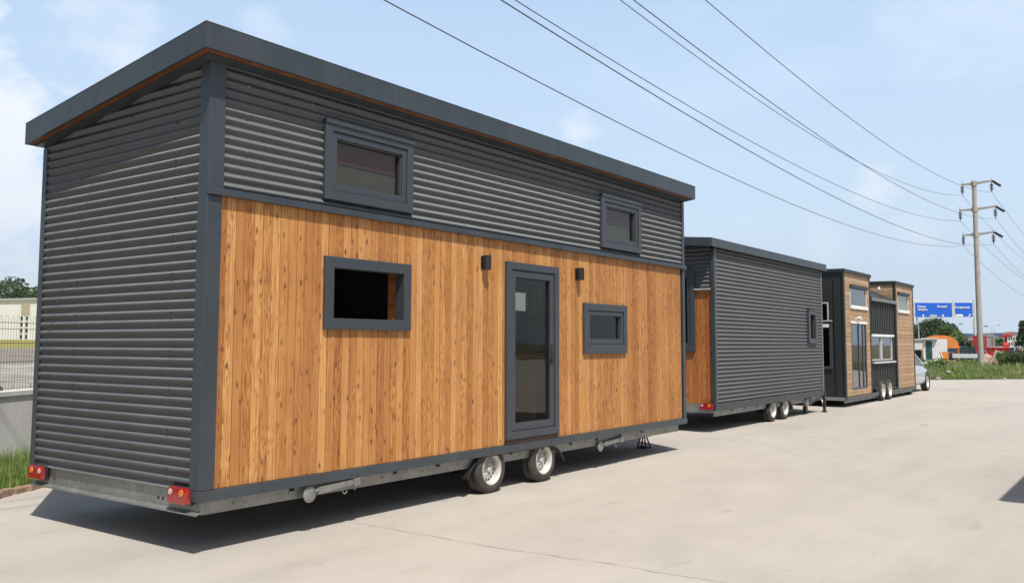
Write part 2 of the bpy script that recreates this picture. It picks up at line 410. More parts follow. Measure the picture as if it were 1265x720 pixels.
def wheel(parent, cx, yface, cz, R=.255, Rr=.168, w=.185, inward=1):
    """outer face at y=yface, body runs towards +y*inward"""
    s = inward; wr = MB()
    tyre = [(Rr-.006, .012), (Rr+.004, .004), (Rr+.03, .0), (R-.035, .004), (R-.012, .014), (R-.002, .03), (R, .05),
            (R, .088), (R-.006, .089), (R-.006, .096), (R, .097), (R, w-.05), (R-.002, w-.03), (R-.03, w-.004), (Rr, w-.01)]
    t = MB(); t.lathe([(r, s*h) for r, h in tyre], (cx, yface, cz), n=40); to = t.build('wheel', [M['rubber']], parent)
    m = MB()
    m.lathe([(r, s*h) for r, h in [(Rr-.008, .012), (Rr-.001, .006), (Rr-.006, .001), (Rr-.014, .005), (Rr-.022, .03), (Rr-.03, .055), (Rr-.034, .082)]], (cx, yface, cz), n=40)
    r1, r2 = Rr-.062, Rr-.038
    m.lathe([(r2, s*.078), (Rr-.033, s*.084)], (cx, yface, cz), n=48)
    n = 32; c = (cx, yface, cz)      # ring of ventilation holes
    for k in range(n):
        if k % 2: continue
        a0, a1 = 2*math.pi*k/n, 2*math.pi*(k+1)/n
        m.add([(c[0]+math.cos(a)*r, c[1]+s*(.074 if r < r2 else .078), c[2]+math.sin(a)*r) for a, r in ((a0, r1), (a1, r1), (a1, r2), (a0, r2))], [(0, 1, 2, 3)])
    m.lathe([(r, s*h) for r, h in [(r1, .074), (r1-.012, .062), (r1-.03, .058), (.052, .060), (.044, .072), (.034, .072), (.032, .05), (.030, .034), (.022, .030), (.001, .029)]], c, n=48)
    for k in range(5):
        a = 2*math.pi*k/5+.3
        m.lathe([(.010, s*.060), (.010, s*.046), (.006, s*.042), (.001, s*.041)], (cx+.048*math.cos(a)*1.15, yface, cz+.048*math.sin(a)*1.15), n=8)
    m.build('rim', [M['rim']], to)
    d = MB(); d.lathe([(Rr-.012, s*.1), (.04, s*.1)], c, n=24); d.lathe([(Rr-.01, s*.1), (Rr-.01, s*(w-.02))], c, n=24)
    d.build('brake_drum', [M['dark']], to)
    return to
def tail_light(parent, T, u0, u1, z0, z1, mirror=False):
    b = MB(); w = u1-u0
    wbox(b, T, u0-.004, u1+.004, 0, .035, z0-.004, z1+.004)
    base = b.build('tail_light', [M['black_plastic']], parent, bevel=.006)
    l = MB(); poly = [(u0, z0+.01), (u0+.02, z0), (u1-.02, z0), (u1, z0+.012), (u1, z1-.02), (u1-.03, z1), (u0+.03, z1), (u0, z1-.02)]
    vs = [T(u, .034, z) for u, z in poly] + [T(u*.96+(u0+u1)/2*.04, .062, z*.96+(z0+z1)/2*.04) for u, z in poly]
    n = len(poly)
    l.add(vs, [(i, (i+1) % n, n+(i+1) % n, n+i) for i in range(n)] + [tuple(range(n, 2*n))], 0)
    l.build('red_lens', [M['red_lens']], base, bevel=.004)
    a = (u0+w*.28, u0+w*.70); a = a if not mirror else (a[1], a[0])
    for uc, mm, nm, rr in ((a[0], 'orange_lens', 'amber_lens', .030), (a[1]+.03*(1 if not mirror else -1), 'white_lens', 'white_lens', .026)):
        c = MB(); ring = [(uc+rr*math.cos(t*math.pi/8), z1-.04+rr*math.sin(t*math.pi/8)) for t in range(16)]
        vs = [T(p[0], .056, p[1]) for p in ring] + [T(uc+(p[0]-uc)*.85, .068, z1-.04+(p[1]-z1+.04)*.85) for p in ring]
        c.add(vs, [(i, (i+1) % 16, 16+(i+1) % 16, 16+i) for i in range(16)] + [tuple(range(16, 32))], 0)
        c.build(nm, [M[mm]], base)
def roof(parent, x0, x1, y0, y1, ztop, slope, h, wx0, wx1, wy0, wy1, soffit=True, metal='anthracite', rib=False):
    """pitched slab: z top at y is ztop + slope*(y-y0)"""
    Z = lambda y: ztop + slope*(y-y0)
    m = MB(); t = .022
    def slab(a, b, c, d, zt, zb):
        m.hexa([(a, c, Z(c)+zb), (b, c, Z(c)+zb), (b, d, Z(d)+zb), (a, d, Z(d)+zb), (a, c, Z(c)+zt), (b, c, Z(c)+zt), (b, d, Z(d)+zt), (a, d, Z(d)+zt)])
    slab(x0, x1, y0, y0+t, 0, -h); slab(x0, x1, y1-t, y1, 0, -h)
    slab(x0, x0+t, y0+t, y1-t, 0, -h); slab(x1-t, x1, y0+t, y1-t, 0, -h)
    slab(x0-.001, x1+.001, y0-.001, y1+.001, .012, .0005)
    if rib:
        u = y0+.15
        while u < y1: slab(x0, x1, u, u+.03, .045, .013); u += .3
    u = x0+2.1
    while u < x1-.5 and h > .17: m.hexa([(u, y0-.0028, Z(y0)-h), (u+.05, y0-.0028, Z(y0)-h), (u+.05, y0-.0005, Z(y0)-h), (u, y0-.0005, Z(y0)-h), (u, y0-.0028, Z(y0)-.001), (u+.05, y0-.0028, Z(y0)-.001), (u+.05, y0-.0005, Z(y0)-.001), (u, y0-.0005, Z(y0)-.001)]); u += 2.1
    o = m.build('roof', [M[metal]], parent, bevel=.004)
    if soffit:
        s = MB()
        def sl(a, b, c, d):
            s.hexa([(a, c, Z(c)-h+.006), (b, c, Z(c)-h+.006), (b, d, Z(d)-h+.006), (a, d, Z(d)-h+.006), (a, c, Z(c)-h+.03), (b, c, Z(c)-h+.03), (b, d, Z(d)-h+.03), (a, d, Z(d)-h+.03)])
        sl(x0+t+.012, x1-t-.012, y0+t+.012, y0+.08); sl(x0+t+.012, x1-t-.012, wy1, y1-t-.001) if y1-t > wy1+.02 else None
        sl(x0+t+.012, x0+.085, y0+.081, wy1-.001); sl(wx1, x1-t-.012, wy0+.001, wy1-.001) if x1-t > wx1+.03 else None
        s.build('soffit', [M['soffit']], o)
        s = MB()
        sl2 = lambda a, b, c, d: s.hexa([(a, c, Z(c)-h-.008), (b, c, Z(c)-h-.008), (b, d, Z(d)-h-.008), (a, d, Z(d)-h-.008), (a, c, Z(c)-h+.03), (b, c, Z(c)-h+.03), (b, d, Z(d)-h+.03), (a, d, Z(d)-h+.03)])
        sl2(x0+.086, x1-t-.012, y0+.081, wy0); sl2(x0+.086, wx0, wy0+.001, wy1-.001)
        s.build('eave_trim', [M['anthracite']], o)
    return o
def post(parent, x0, x1, y0, y1, z0, z1, name='corner_post', mat='anthracite'):
    return MB().box(x0, x1, y0, y1, z0, z1).build(name, [M[mat]], parent, bevel=.004)

# ================================================================== HOUSE 1
H1 = thing('tiny_house', 'largest tiny house in the foreground, larch boards below, dark corrugated steel above', 'tiny house', (4.05, 5.88, 0), 0, 'tiny houses on trailers parked in a row')
Lx, Wy = 8.39, 2.58
ZU = lambda y: 3.797 - .135*y        # wall top under the roof
win_up = [(5.19-4.05, 6.32-4.05, 2.865, 3.565), (9.94-4.05, 11.03-4.05, 2.865, 3.565)]
win_lo = [(5.225-4.05, 6.315-4.05, 1.725, 2.365), (9.51-4.05, 10.61-4.05, 1.48, 2.12)]
door1 = (7.87-4.05, 8.91-4.05, .53, 2.52)
T = FY(0)
def inset(h, d): return (h[0]+d, h[1]-d, h[2]+d, h[3]-d)
mb = MB(); boards_v(mb, T, .112, Lx-.10, .497, 2.745, .088, [inset(h, .02) for h in win_lo] + [(door1[0]+.02, door1[1]-.02, .4, door1[3]-.02)])
mb.build('wood_cladding', [M['wood_v']], H1)
mb = MB(); sc = [(u, z) for u in (.33, 1.0, 2.85, 3.75, 4.65, 5.55, 7.35, 8.0) for z in (2.86, 3.17, 3.47, 3.7)]
corrugated(mb, FY(-.004), .118, Lx-.06, 2.80, 3.80, [inset(h, .03) for h in win_up], screws=sc)
mb.build('upper_steel_cladding', [M['corr'], M['galv']], H1)
mb = MB(); sc = [(u, z) for u in (.42, 1.88) for z in [.62+.304*i for i in range(11)]] + [(1.1, 3.5)]
corrugated(mb, FX(-.004), .105, Wy-.05, .485, 3.80, screws=sc, umax=lambda z: (3.797-z)/.135)
mb.build('end_steel_cladding', [M['corr'], M['black_plastic']], H1)
REARWIN = (7.28, 8.0, 2.0, 2.58)
mb = MB(); corrugated(mb, FYb(Wy), 0, Lx, .5, ZU(Wy), [inset(REARWIN, .03)]); mb.build('rear_steel_cladding', [M['corr'], M['black_plastic']], H1)
mb = MB(); corrugated(mb, FXb(Lx), 0.0, Wy, .5, 3.80, umax=lambda z: (3.797-z)/.135); mb.build('far_end_steel_cladding', [M['corr'], M['black_plastic']], H1)
# corner trims: L-shaped covers
mb = MB(); mb.box(-.022, .112, -.022, -.004, .496, 2.742); mb.box(-.022, -.004, -.004, .104, .496, 3.78)
mb.build('corner_post', [M['anthracite']], H1, bevel=.003)
mb = MB(); mb.box(-.0225, .122, -.0235, -.0035, 2.802, 3.80); mb.build('corner_post', [M['anthracite']], H1, bevel=.003)
post(H1, -.018, .02, Wy-.055, Wy+.02, .40, ZU(Wy)-.01)
post(H1, Lx-.062, Lx+.02, -.020, .05, .496, 3.78); post(H1, Lx-.06, Lx+.02, Wy-.05, Wy+.02, .45, ZU(Wy)-.01)
mb = MB(); mb.box(-.024, Lx+.024, -.052, -.002, 2.744, 2.800); mb.build('band_trim', [M['anthracite']], H1, bevel=.003)
mb = MB(); mb.box(-.024, Lx+.024, -.030, .004, .41, .494); mb.box(-.0245, -.004, .004, .09, .412, .4935); mb.box(-.0, Lx+.02, .004, .05, .412, .42)
mb.build('sill_angle', [M['anthracite']], H1, bevel=.003)
for a in ((-.01, .55), (.055, .55)):
    pass
roof(H1, -.19, 8.47, -.185, 2.60, 4.012, -.135, .19, -.004, Lx+.004, -.004, Wy+.004)
for h in win_up: window(H1, T, *h, M['upvc'], M['glass'], fw=.085, proud=.045, cap=True, wb=.085, back=True)
window(H1, T, *win_lo[0], M['upvc'], M['glass'], fw=.098, proud=.038, sash=False, glass=False, depth=.08, reveal=M['inner_wood'])
window(H1, T, *win_lo[1], M['upvc'], M['glass'], fw=.088, proud=.038, wb=.12)
# door
d0, d1, dz0, dz1 = door1
f = MB(); wframe(f, T, d0, d1, dz0+.02, dz1, .082, -.08, .045); fo = f.build('door_frame', [M['upvc']], H1, bevel=.004)
MB().box(d0, d1, -.030, .05, .4965, .548).build('threshold', [M['brown']], fo)
s = MB(); wframe(s, T, d0+.087, d1-.087, dz0+.107, dz1-.087, .082, -.04, .030); so = s.build('door', [M['upvc']], H1, bevel=.004)
g = MB(); wbox(g, T, d0+.16, d1-.16, -.012, -.006, dz0+.18, dz1-.16); g.build('glass', [M['glass']], so)
g = MB(); wframe(g, T, d0+.165, d1-.165, dz0+.185, dz1-.165, .010, -.005, .016); g.build('glazing_bead', [M['black_plastic']], so)
hx = 8.77-4.05
k = MB(); wbox(k, T, hx-.014, hx+.014, .031, .042, 1.36, 1.60); k.tube([T(hx, .04, 1.51), T(hx, .085, 1.51)], .009); k.tube([T(hx+.004, .08, 1.51), T(hx-.115, .085, 1.51)], .009)
k.tube([T(hx, .04, 1.40), T(hx, .05, 1.40)], .011)
k.build('handle', [M['black_plastic']], so, bevel=.002)
# wall lamps
for cx in (7.475-4.05, 9.375-4.05):
    a = MB(); wbox(a, T, cx-.035, cx+.035, -.002, .014, 2.40, 2.545)
    a.tube([T(cx, .062, 2.398), T(cx, .062, 2.548)], .044, n=20, caps=False); a.tube([T(cx, .062, 2.405), T(cx, .062, 2.54)], .038, n=20, caps=True, mi=1)
    a.build('wall_lamp', [M['lamp_black'], M['lamp_glass']], H1)
# interior
mb = MB(); Yb = 2.44
for r in split_rects(2.78, Lx-.06, .55, 3.40, [REARWIN]): mb.add([(r[0], Yb, r[2]), (r[1], Yb, r[2]), (r[1], Yb, r[3]), (r[0], Yb, r[3])], [(0, 1, 2, 3)], 0)
mb.add([(Lx-.06, .11, .55), (Lx-.06, Yb, .55), (Lx-.06, Yb, 3.40), (Lx-.06, .11, 3.72)], [(0, 1, 2, 3)], 0)
mb.add([(2.78, .11, .55), (Lx-.06, .11, .55), (Lx-.06, Yb, .55), (2.78, Yb, .55)], [(0, 1, 2, 3)], 1)
mb.add([(.06, .11, 3.72), (Lx-.06, .11, 3.72), (Lx-.06, Yb, 3.40), (.06, Yb, 3.40)], [(0, 1, 2, 3)], 2)
for r in split_rects(.06, Lx-.06, .55, 3.71, [inset(h, .03) for h in win_up+win_lo+[door1]]):
    mb.add([(r[0], .112, r[2]), (r[1], .112, r[2]), (r[1], .112, r[3]), (r[0], .112, r[3])], [(0, 1, 2, 3)], 0)
mb.add([(2.78, .12, .55), (2.78, Yb, .55), (2.78, Yb, 3.4), (2.78, .12, 3.7)], [(0, 1, 2, 3)], 1)
# room behind the open window; its shade is put into the lining colour
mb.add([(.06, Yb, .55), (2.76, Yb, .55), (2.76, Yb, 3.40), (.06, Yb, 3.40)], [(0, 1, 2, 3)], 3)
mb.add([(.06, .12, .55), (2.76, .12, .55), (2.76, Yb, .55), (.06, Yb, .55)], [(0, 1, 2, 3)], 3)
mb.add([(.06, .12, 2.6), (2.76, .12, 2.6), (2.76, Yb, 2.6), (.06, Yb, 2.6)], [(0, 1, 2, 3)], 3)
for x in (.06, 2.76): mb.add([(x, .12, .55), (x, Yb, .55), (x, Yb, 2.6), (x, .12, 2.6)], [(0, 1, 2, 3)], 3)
mb.build('inner_lining', [M['inner_wall'], M['inner_wood'], M['inner_ceiling'], M['lining_shade']], H1, recalc=False)
mb = MB(); mb.box(4.85, 5.75, .55, 1.1, 1.43, 1.465, 1); mb.box(5.3, 5.7, .6, 1.1, .56, 1.429, 0)
mb.build('worktop', [M['inner_wall'], M['inner_wood']], H1)
window(H1, FYb(Wy), *REARWIN, M['upvc'], M['glass'], fw=.07, proud=.03, depth=.16)
mb = MB(); mb.box(2.8, 4.0, .3, 2.4, 2.62, 2.68); mb.build('loft_floor', [M['inner_wood']], H1)
# chassis
def chassis(parent, L_, W_, z0, z1, y0=.06, drawbar=True, beam=True):
    c = MB()
    for ya in (y0, W_-y0-.05):
        c.box(.06, L_-.1, ya, ya+.006, z0, z1); c.box(.06, L_-.1, ya+.006, ya+.055, z0, z0+.005); c.box(.06, L_-.1, ya+.006, ya+.055, z1-.006, z1-.001)
        x = .35
        while x < L_-.4:   # bolt heads and cable clips
            c.tube([(x, ya+.001, (z0+z1)/2), (x, ya-.010, (z0+z1)/2)], .009, n=6)
            x += .55
        for x in [.9+.62*i for i in range(int((L_-1.5)/.62))]:
            c.box(x, x+.05, ya-.006, ya-.001, z1-.04, z1-.004, 1)
    x = .8
    while x < L_-.5: c.box(x, x+.05, y0+.056, W_-y0-.056, z0+.01, z1-.01); x += 1.1
    if drawbar:
        c.hexa([(L_-1.2, .4, z0-.01), (L_-1.1, .33, z0-.01), (L_+1.15, W_/2-.04, z0-.01), (L_+1.1, W_/2+.03, z0-.01), (L_-1.2, .4, z0+.07), (L_-1.1, .33, z0+.07), (L_+1.15, W_/2-.04, z0+.07), (L_+1.1, W_/2+.03, z0+.07)])
        c.hexa([(L_-1.2, W_-.4, z0-.01), (L_-1.1, W_-.33, z0-.01), (L_+1.15, W_/2+.04, z0-.012), (L_+1.1, W_/2-.03, z0-.012), (L_-1.2, W_-.4, z0+.07), (L_-1.1, W_-.33, z0+.07), (L_+1.15, W_/2+.04, z0+.068), (L_+1.1, W_/2-.03, z0+.068)])
        c.tube([(L_+1.1, W_/2, z0+.03), (L_+1.4, W_/2, z0+.03)], .035, n=10); c.box(L_+1.38, L_+1.52, W_/2-.045, W_/2+.045, z0+.0, z0+.09)
    # underfloor panel
    c.box(.05, L_-.05, .06, W_-.06, z1+.002, z1+.03, 1)
    o = c.build('chassis', [M['galv'], M['dark']], parent)
    if beam:
        b = MB(); b.prism([(.016, z1+.075), (.016, z0+.035), (-.035, z0+.022), (-.035, z0+.012), (-.020, z0+.012), (-.02, z0+.016), (.028, z0+.030), (.028, z1+.075)], -.001, W_-.03, axis='Y')
        for y in (.5, .56, 2.2, 2.3): b.tube([(.016, y, z0+.09), (.012, y, z0+.09)], .012, n=8, mi=1)
        b.build('rear_beam', [M['galv'], M['dark']], parent)
    return o
chassis(H1, Lx, Wy, .30, .409)
for cx in (3.62, 4.62): wheel(H1, cx, .008, .2515)
for cx in (3.62, 4.62): wheel(H1, cx, Wy-.055, .2515, inward=-1)
def fender(parent, xa, xb, y0, y1, ztop):
    prof = [(xa-.07, .20), (xa-.055, .24), (xa+.03, .33), (xa+.12, .385), (xa+.3, ztop), (xb-.3, ztop), (xb-.12, .385), (xb-.03, .33), (xb+.055, .24), (xb+.07, .20)]
    m = MB()
    inner = [(x+(.012 if i < 5 else -.012), z-.010) for i, (x, z) in enumerate(prof)]
    n = len(prof); vs = []
    for y in (y0, y1): vs += [(x, y, z) for x, z in prof] + [(x, y, z) for x, z in inner]
    fs = []
    for i in range(n-1):
        fs += [(i, i+1, 2*n+i+1, 2*n+i), (n+i, n+i+1, 3*n+i+1, 3*n+i), (i, i+1, n+i+1, n+i), (2*n+i, 2*n+i+1, 3*n+i+1, 3*n+i)]
    m.add(vs, fs, 0, False); return m.build('mudguard', [M['black_plastic']], parent)
fender(H1, 3.62-.36, 4.62+.36, .006, .24, .405); fender(H1, 3.62-.36, 4.62+.36, Wy-.26, Wy-.03, .405)
def stabiliser(parent, x, y, z, flip=1):
    """folded corner steady: round plate with an arm and hinge"""
    s = MB(); s.lathe([(.001, -.012), (.055, -.010), (.068, -.004), (.072, .0), (.066, .004), (.001, .004)], (x, y, z-.045), n=24)
    s.tube([(x+.05*flip, y, z-.03), (x+.09*flip, y, z-.022)], .02, n=8)
    s.hexa([(x+.08*flip, y-.02, z-.055), (x+.50*flip, y-.02, z-.022), (x+.50*flip, y+.02, z-.022), (x+.08*flip, y+.02, z-.055), (x+.08*flip, y-.02, z+.005), (x+.50*flip, y-.02, z+.026), (x+.50*flip, y+.02, z+.026), (x+.08*flip, y+.02, z+.005)])
    s.box(x+.485*flip, x+.56*flip, y-.03, y+.03, z-.035, z+.045)
    s.tube([(x+.52*flip, y, z-.03), (x+.52*flip, y, z-.075)], .009, n=6)
    s.tube([(x+.36*flip, y-.01, z-.03), (x+.365*flip, y-.01, z-.075), (x+.39*flip, y-.01, z-.095), (x+.415*flip, y-.01, z-.075), (x+.42*flip, y-.01, z-.03)], .005, n=6)
    return s.build('corner_steady', [M['galv']], parent)
stabiliser(H1, 5.12-4.05, .0, .375); stabiliser(H1, 9.99-4.05, .03, .335)
tail_light(H1, FX(.004), .075, .342, .385, .512); tail_light(H1, FX(.004), 2.29, 2.56, .372, .492, True)
# jack stand under the far end
def jack(x, y, label, h=.30):
    t = thing('jack_stand', label, 'jack stand', (x, y, 0))
    m = MB()
    for sx, sy in ((-1, -1), (1, -1), (1, 1), (-1, 1)): m.tube([(sx*.075, sy*.075, .012), (sx*.025, sy*.025, h*.72)], .012, n=6)
    m.box(-.085, .085, -.083, -.067, 0, .02); m.box(-.085, .085, .067, .083, 0, .02); m.box(-.083, -.067, -.066, .066, 0, .02); m.box(.067, .083, -.066, .066, 0, .02)
    m.build('base_frame', [M['black_plastic']], t)
    m = MB(); m.tube([(0, 0, h*.55), (0, 0, h-.02)], .022, n=10); m.box(-.05, .05, -.035, .035, h-.02, h); m.build('post', [M['black_plastic']], t)
    return t
jack(12.38, 6.55, 'small black jack stand under the far end of the foreground tiny house', .285)

# ================================================================== HOUSE 2
H2 = thing('tiny_house', 'middle tiny house with an all dark corrugated long side and one small window', 'tiny house', (15.2, 6.58, 0), 0, 'tiny houses on trailers parked in a row')
L2, W2 = 6.33, 2.55
mb = MB(); hw = (5.22, 5.81, 1.63, 2.40)
corrugated(mb, FY(0), .09, L2-.03, .53, 3.345, [inset(hw, .03)], screws=[(u, z) for u in (.9, 2.0, 3.1, 4.2, 5.05, 6.1) for z in (.8, 1.3, 1.8, 2.3, 2.8, 3.15)])
mb.build('side_steel_cladding', [M['corr'], M['galv']], H2)
we = (.37, 1.62, 1.47, 2.99)
mb = MB(); corrugated(mb, FX(0), .05, W2-.05, 2.64, 3.38, [inset(we, .02)], umax=None)
mb.build('end_upper_cladding', [M['corr'], M['galv']], H2)
mb = MB(); boards_v(mb, FX(.01), .045, W2-.045, .52, 2.60, .088, [inset(we, .02)]); mb.build('end_wood_cladding', [M['wood_vy']], H2)
for y0_, y1_ in ((.048, .372), (1.622, W2-.05)): MB().box(-.045, .012, y0_, y1_, 2.602, 2.625).build('flashing', [M['silver_trim']], H2)
mb = MB(); corrugated(mb, FYb(W2), 0, L2, .5, 3.60); mb.build('rear_steel_cladding', [M['corr'], M['galv']], H2)
mb = MB(); corrugated(mb, FXb(L2), 0, W2, .5, 3.38); mb.build('far_end_cladding', [M['corr'], M['galv']], H2)
post(H2, -.03, .04, -.03, .044, .40, 3.36); mb = MB(); mb.box(.041, .066, -.022, -.001, .54, 3.345); mb.build('corner_flashing', [M['grey_panel2']], H2)
post(H2, -.03, .04, W2-.044, W2+.03, .40, 3.60); post(H2, L2-.028, L2+.03, -.02, .03, .40, 3.34, mat='grey_panel2'); post(H2, L2-.03, L2+.03, W2-.03, W2+.02, .40, 3.60)
mb = MB(); mb.box(.042, L2+.02, -.028, .02, .395, .525); mb.build('sill_trim', [M['corr']], H2, bevel=.003)
mb = MB(); mb.box(-.02, .02, .046, W2-.046, .36, .515); mb.build('rear_beam', [M['galv']], H2, bevel=.003)
roof(H2, -.28, L2+.17, -.10, W2+.10, 3.515, .09, .145, -.02, L2+.02, -.02, W2+.02, soffit=False)
mb = MB(); mb.box(.05, L2-.05, .012, .03, 3.2, 3.40); 
for xa in (-.02, L2): mb.hexa([(xa, .05, 3.381), (xa+.02, .05, 3.381), (xa+.02, W2-.05, 3.381), (xa, W2-.05, 3.381), (xa, .05, 3.40), (xa+.02, .05, 3.40), (xa+.02, W2-.05, 3.62), (xa, W2-.05, 3.62)])
mb.build('eave_board', [M['anthracite']], H2)
window(H2, FY(0), *hw, M['upvc'], M['glass_dark'], fw=.11, proud=.06, cap=True, sash=False, latch=False)
window(H2, FX(0), *we, M['upvc'], M['glass_dark'], fw=.09, proud=.04)
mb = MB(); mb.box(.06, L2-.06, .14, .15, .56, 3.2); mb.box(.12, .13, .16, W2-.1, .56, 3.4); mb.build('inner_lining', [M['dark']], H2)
chassis(H2, L2, W2, .29, .392, beam=False)
for cx in (3.02, 3.77): wheel(H2, cx, .02, .2515); wheel(H2, cx, W2-.02, .2515, inward=-1)
fender(H2, 3.02-.34, 3.77+.34, .0, .24, .392)
tail_light(H2, FX(-.022), .02, .27, .42, .535)
def leg_jack(parent, x, y, z1):
    m = MB(); m.box(x-.03, x+.03, y-.03, y+.03, .03, z1); m.box(x-.055, x+.055, y-.055, y+.055, 0, .03); m.build('support_leg', [M['black_plastic']], parent, bevel=.004)
leg_jack(H2, 6.32, -.02, .52)
m = MB(); m.tube([(5.75, .25, .15), (5.75, .25, .55)], .025, n=8); m.lathe([(.01, -.03), (.09, -.03), (.10, -.015), (.10, .015), (.09, .03), (.01, .03)], (5.75, .25, .10), n=20); m.box(5.2, 5.55, .03, .1, .22, .38)
m.build('jockey_wheel', [M['black_plastic']], H2)
m = MB(); m.tube([(4.9, .05, .35), (5.1, .03, .28), (5.6, .05, .26), (6.2, .05, .33)], .012, n=6); m.box(5.15, 5.3, .02, .12, .20, .36); m.build('coupling_cable', [M['galv']], H2)

# ================================================================== HOUSE 3
H3 = thing('tiny_house', 'farthest tiny house with two pale timber towers and a low dark ribbed middle', 'tiny house', (23.42, 6.58, 0), 0, 'tiny houses on trailers parked in a row')
W3 = 2.5
TA = (0, 2.52); TB = (5.45, 7.85); ZB, ZT = .27, 3.47
w3a = (.58, 2.18, 2.57, 3.17); d3 = (.59, 2.07, .42, 2.18); w3m = (2.73, 5.17, 1.15, 1.85); w3b = (5.80, 7.22, 2.62, 3.22)
mb = MB(); boards_h(mb, FY(0), .07, 2.46, ZB, ZT, .12, [inset(w3a, .02), inset(d3, .02)])
mb.build('near_tower_boards', [M['wood_h']], H3)
mb = MB(); boards_h(mb, FY(0), 5.58, 7.80, ZB, ZT, .12, [inset(w3b, .02)]); mb.build('far_tower_boards', [M['wood_h']], H3)
mb = MB(); boards_h(mb, FX(5.46), .06, W3, 2.8, 3.46, .12); mb.build('tower_side_boards', [M['wood_h']], H3)
# dark standing-seam end wall
wu = (-.0+.30, 1.5, 2.05, 2.72); wl = (.31, 1.45, .97, 2.2)
mb = MB()
wu = (.39-.0, 1.6, 2.07, 2.70)
for r in split_rects(.0, W3, ZB-.08, 3.5, [inset(wu, .02), inset(wl, .02)]): wbox(mb, FX(0), r[0], r[1], -.02, 0, r[2], r[3])
u = .22
while u < W3:
    for r in split_rects(u, u+.02, ZB, 3.46, [wu, wl]): wbox(mb, FX(0), r[0], r[1], .0005, .028, r[2], r[3])
    u += .36
mb.build('seamed_end_wall', [M['black_wood']], H3)
mb = MB(); 
for x in (2.5, 7.85): wbox(mb, FXb(x), 0, W3, -.02, 0, ZB, 3.48)
wbox(mb, FYb(W3), 0, 2.52, -.02, 0, ZB, 3.48); wbox(mb, FYb(W3), 2.521, 5.44, -.02, 0, ZB, 3.2); wbox(mb, FYb(W3), 5.45, 7.85, -.02, 0, ZB, 3.48)
mb.build('outer_walls', [M['black_wood']], H3)
for x0, x1 in ((-.03, .066), (2.464, 2.53), (5.44, 5.576), (7.80, 7.87)):
    post(H3, x0, x1, -.018, .03, ZB-.001, 3.47, mat='black_wood')
# middle part
mb = MB()
for r in split_rects(2.56, 5.43, ZB+.08, 2.86, [inset(w3m, .02)]): wbox(mb, FY(.06), r[0], r[1], -.02, 0, r[2], r[3])
u = 2.62
while u < 5.4:
    for r in split_rects(u, u+.045, ZB+.08, 2.86, [w3m]): wbox(mb, FY(.06), r[0], r[1], .0005, .04, r[2], r[3])
    u += .205
mb.build('ribbed_wall', [M['seam_panel']], H3)
mb = MB(); mb.hexa([(2.54, -.03, 2.90), (5.44, -.03, 2.90), (5.44, 1.05, 3.40), (2.54, 1.05, 3.40), (2.54, -.03, 2.95), (5.44, -.03, 2.95), (5.44, 1.05, 3.455), (2.54, 1.05, 3.455)])
mb.hexa([(2.54, 1.051, 3.40), (5.44, 1.051, 3.40), (5.44, W3, 3.1), (2.54, W3, 3.1), (2.54, 1.051, 3.45), (5.44, 1.051, 3.45), (5.44, W3, 3.15), (2.54, W3, 3.15)])
mr = mb.build('middle_roof', [M['black_wood']], H3)
mb = MB(); mb.box(2.56, 5.43, -.055, -.032, 2.84, 2.93); mb.build('gutter', [M['grey_panel2']], mr)
for x0, x1, nm in ((-.05, 2.56, 'near_tower_roof'), (5.42, 7.9, 'far_tower_roof')):
    mb = MB(); mb.hexa([(x0, -.05, 3.47), (x1, -.05, 3.47), (x1, W3+.05, 3.50), (x0, W3+.05, 3.50), (x0, -.05, 3.56), (x1, -.05, 3.56), (x1, W3+.05, 3.60), (x0, W3+.05, 3.60)])
    mb.build(nm, [M['black_wood']], H3, bevel=.005)
def win3(T, h, gm, blind=False, fm='silver_trim', sill=True, hinge=True):
    f = MB(); wframe(f, T, *h, .035, -.04, .008); fo = f.build('window', [M[fm]], H3, bevel=.003)
    g = MB(); wbox(g, T, h[0]+.045, h[1]-.045, -.022, -.018, h[2]+.045, h[3]-.045); g.build('glass', [gm], fo)
    if sill: g = MB(); wbox(g, T, h[0]-.02, h[1]+.02, .0085, .04, h[2]-.02, h[2]+.07); g.build('sill', [M['white']], fo)
    if blind: g = MB(); wbox(g, T, h[0]+.05, h[1]-.05, -.05, -.04, h[2]+.05, h[3]-.05); g.build('blind', [M['blind']], fo)
    return fo
win3(FY(0), w3a, M['glass_mirror'], blind=True); win3(FY(0), w3b, M['glass'], blind=True)
for h in (w3a, w3b):
    m = MB(); wbox(m, FY(0), h[0]-.03, h[1]+.03, .009, .055, h[3]-.07, h[3]+.02); m.build('shutter_box', [M['black_wood']], H3)
wm = win3(FY(.06), w3m, M['glass_mirror'], fm='silver_trim', sill=False)
m = MB(); wbox(m, FY(.06), w3m[0]-.03, w3m[1]+.03, .041, .07, w3m[3]-.01, w3m[3]+.05, 0); wbox(m, FY(.06), w3m[0], w3m[1], .041, .11, w3m[2]-.08, w3m[2]-.03, 1); wbox(m, FY(.06), 3.85, 3.93, -.03, .02, w3m[2]+.05, w3m[3]-.05, 1)
m.build('window_trim', [M['white'], M['silver_trim']], wm)
win3(FX(0), wu, M['glass_dark'], sill=True); 
f = MB(); wframe(f, FX(0), *wl, .07, -.05, .04); fo = f.build('window', [M['upvc']], H3, bevel=.003)
g = MB(); wbox(g, FX(0), wl[0]+.06, wl[1]-.06, -.02, -.015, wl[2]+.06, wl[3]-.06); g.build('glass', [M['glass_dark']], fo)
g = MB(); wbox(g, FX(0), wl[0]-.02, wl[1], .041, .06, wl[3]-.0, wl[3]+.03); g.build('flashing', [M['silver_trim']], fo)
f = MB(); wframe(f, FY(0), *d3, .05, -.05, .004); fo = f.build('door', [M['upvc']], H3, bevel=.003)
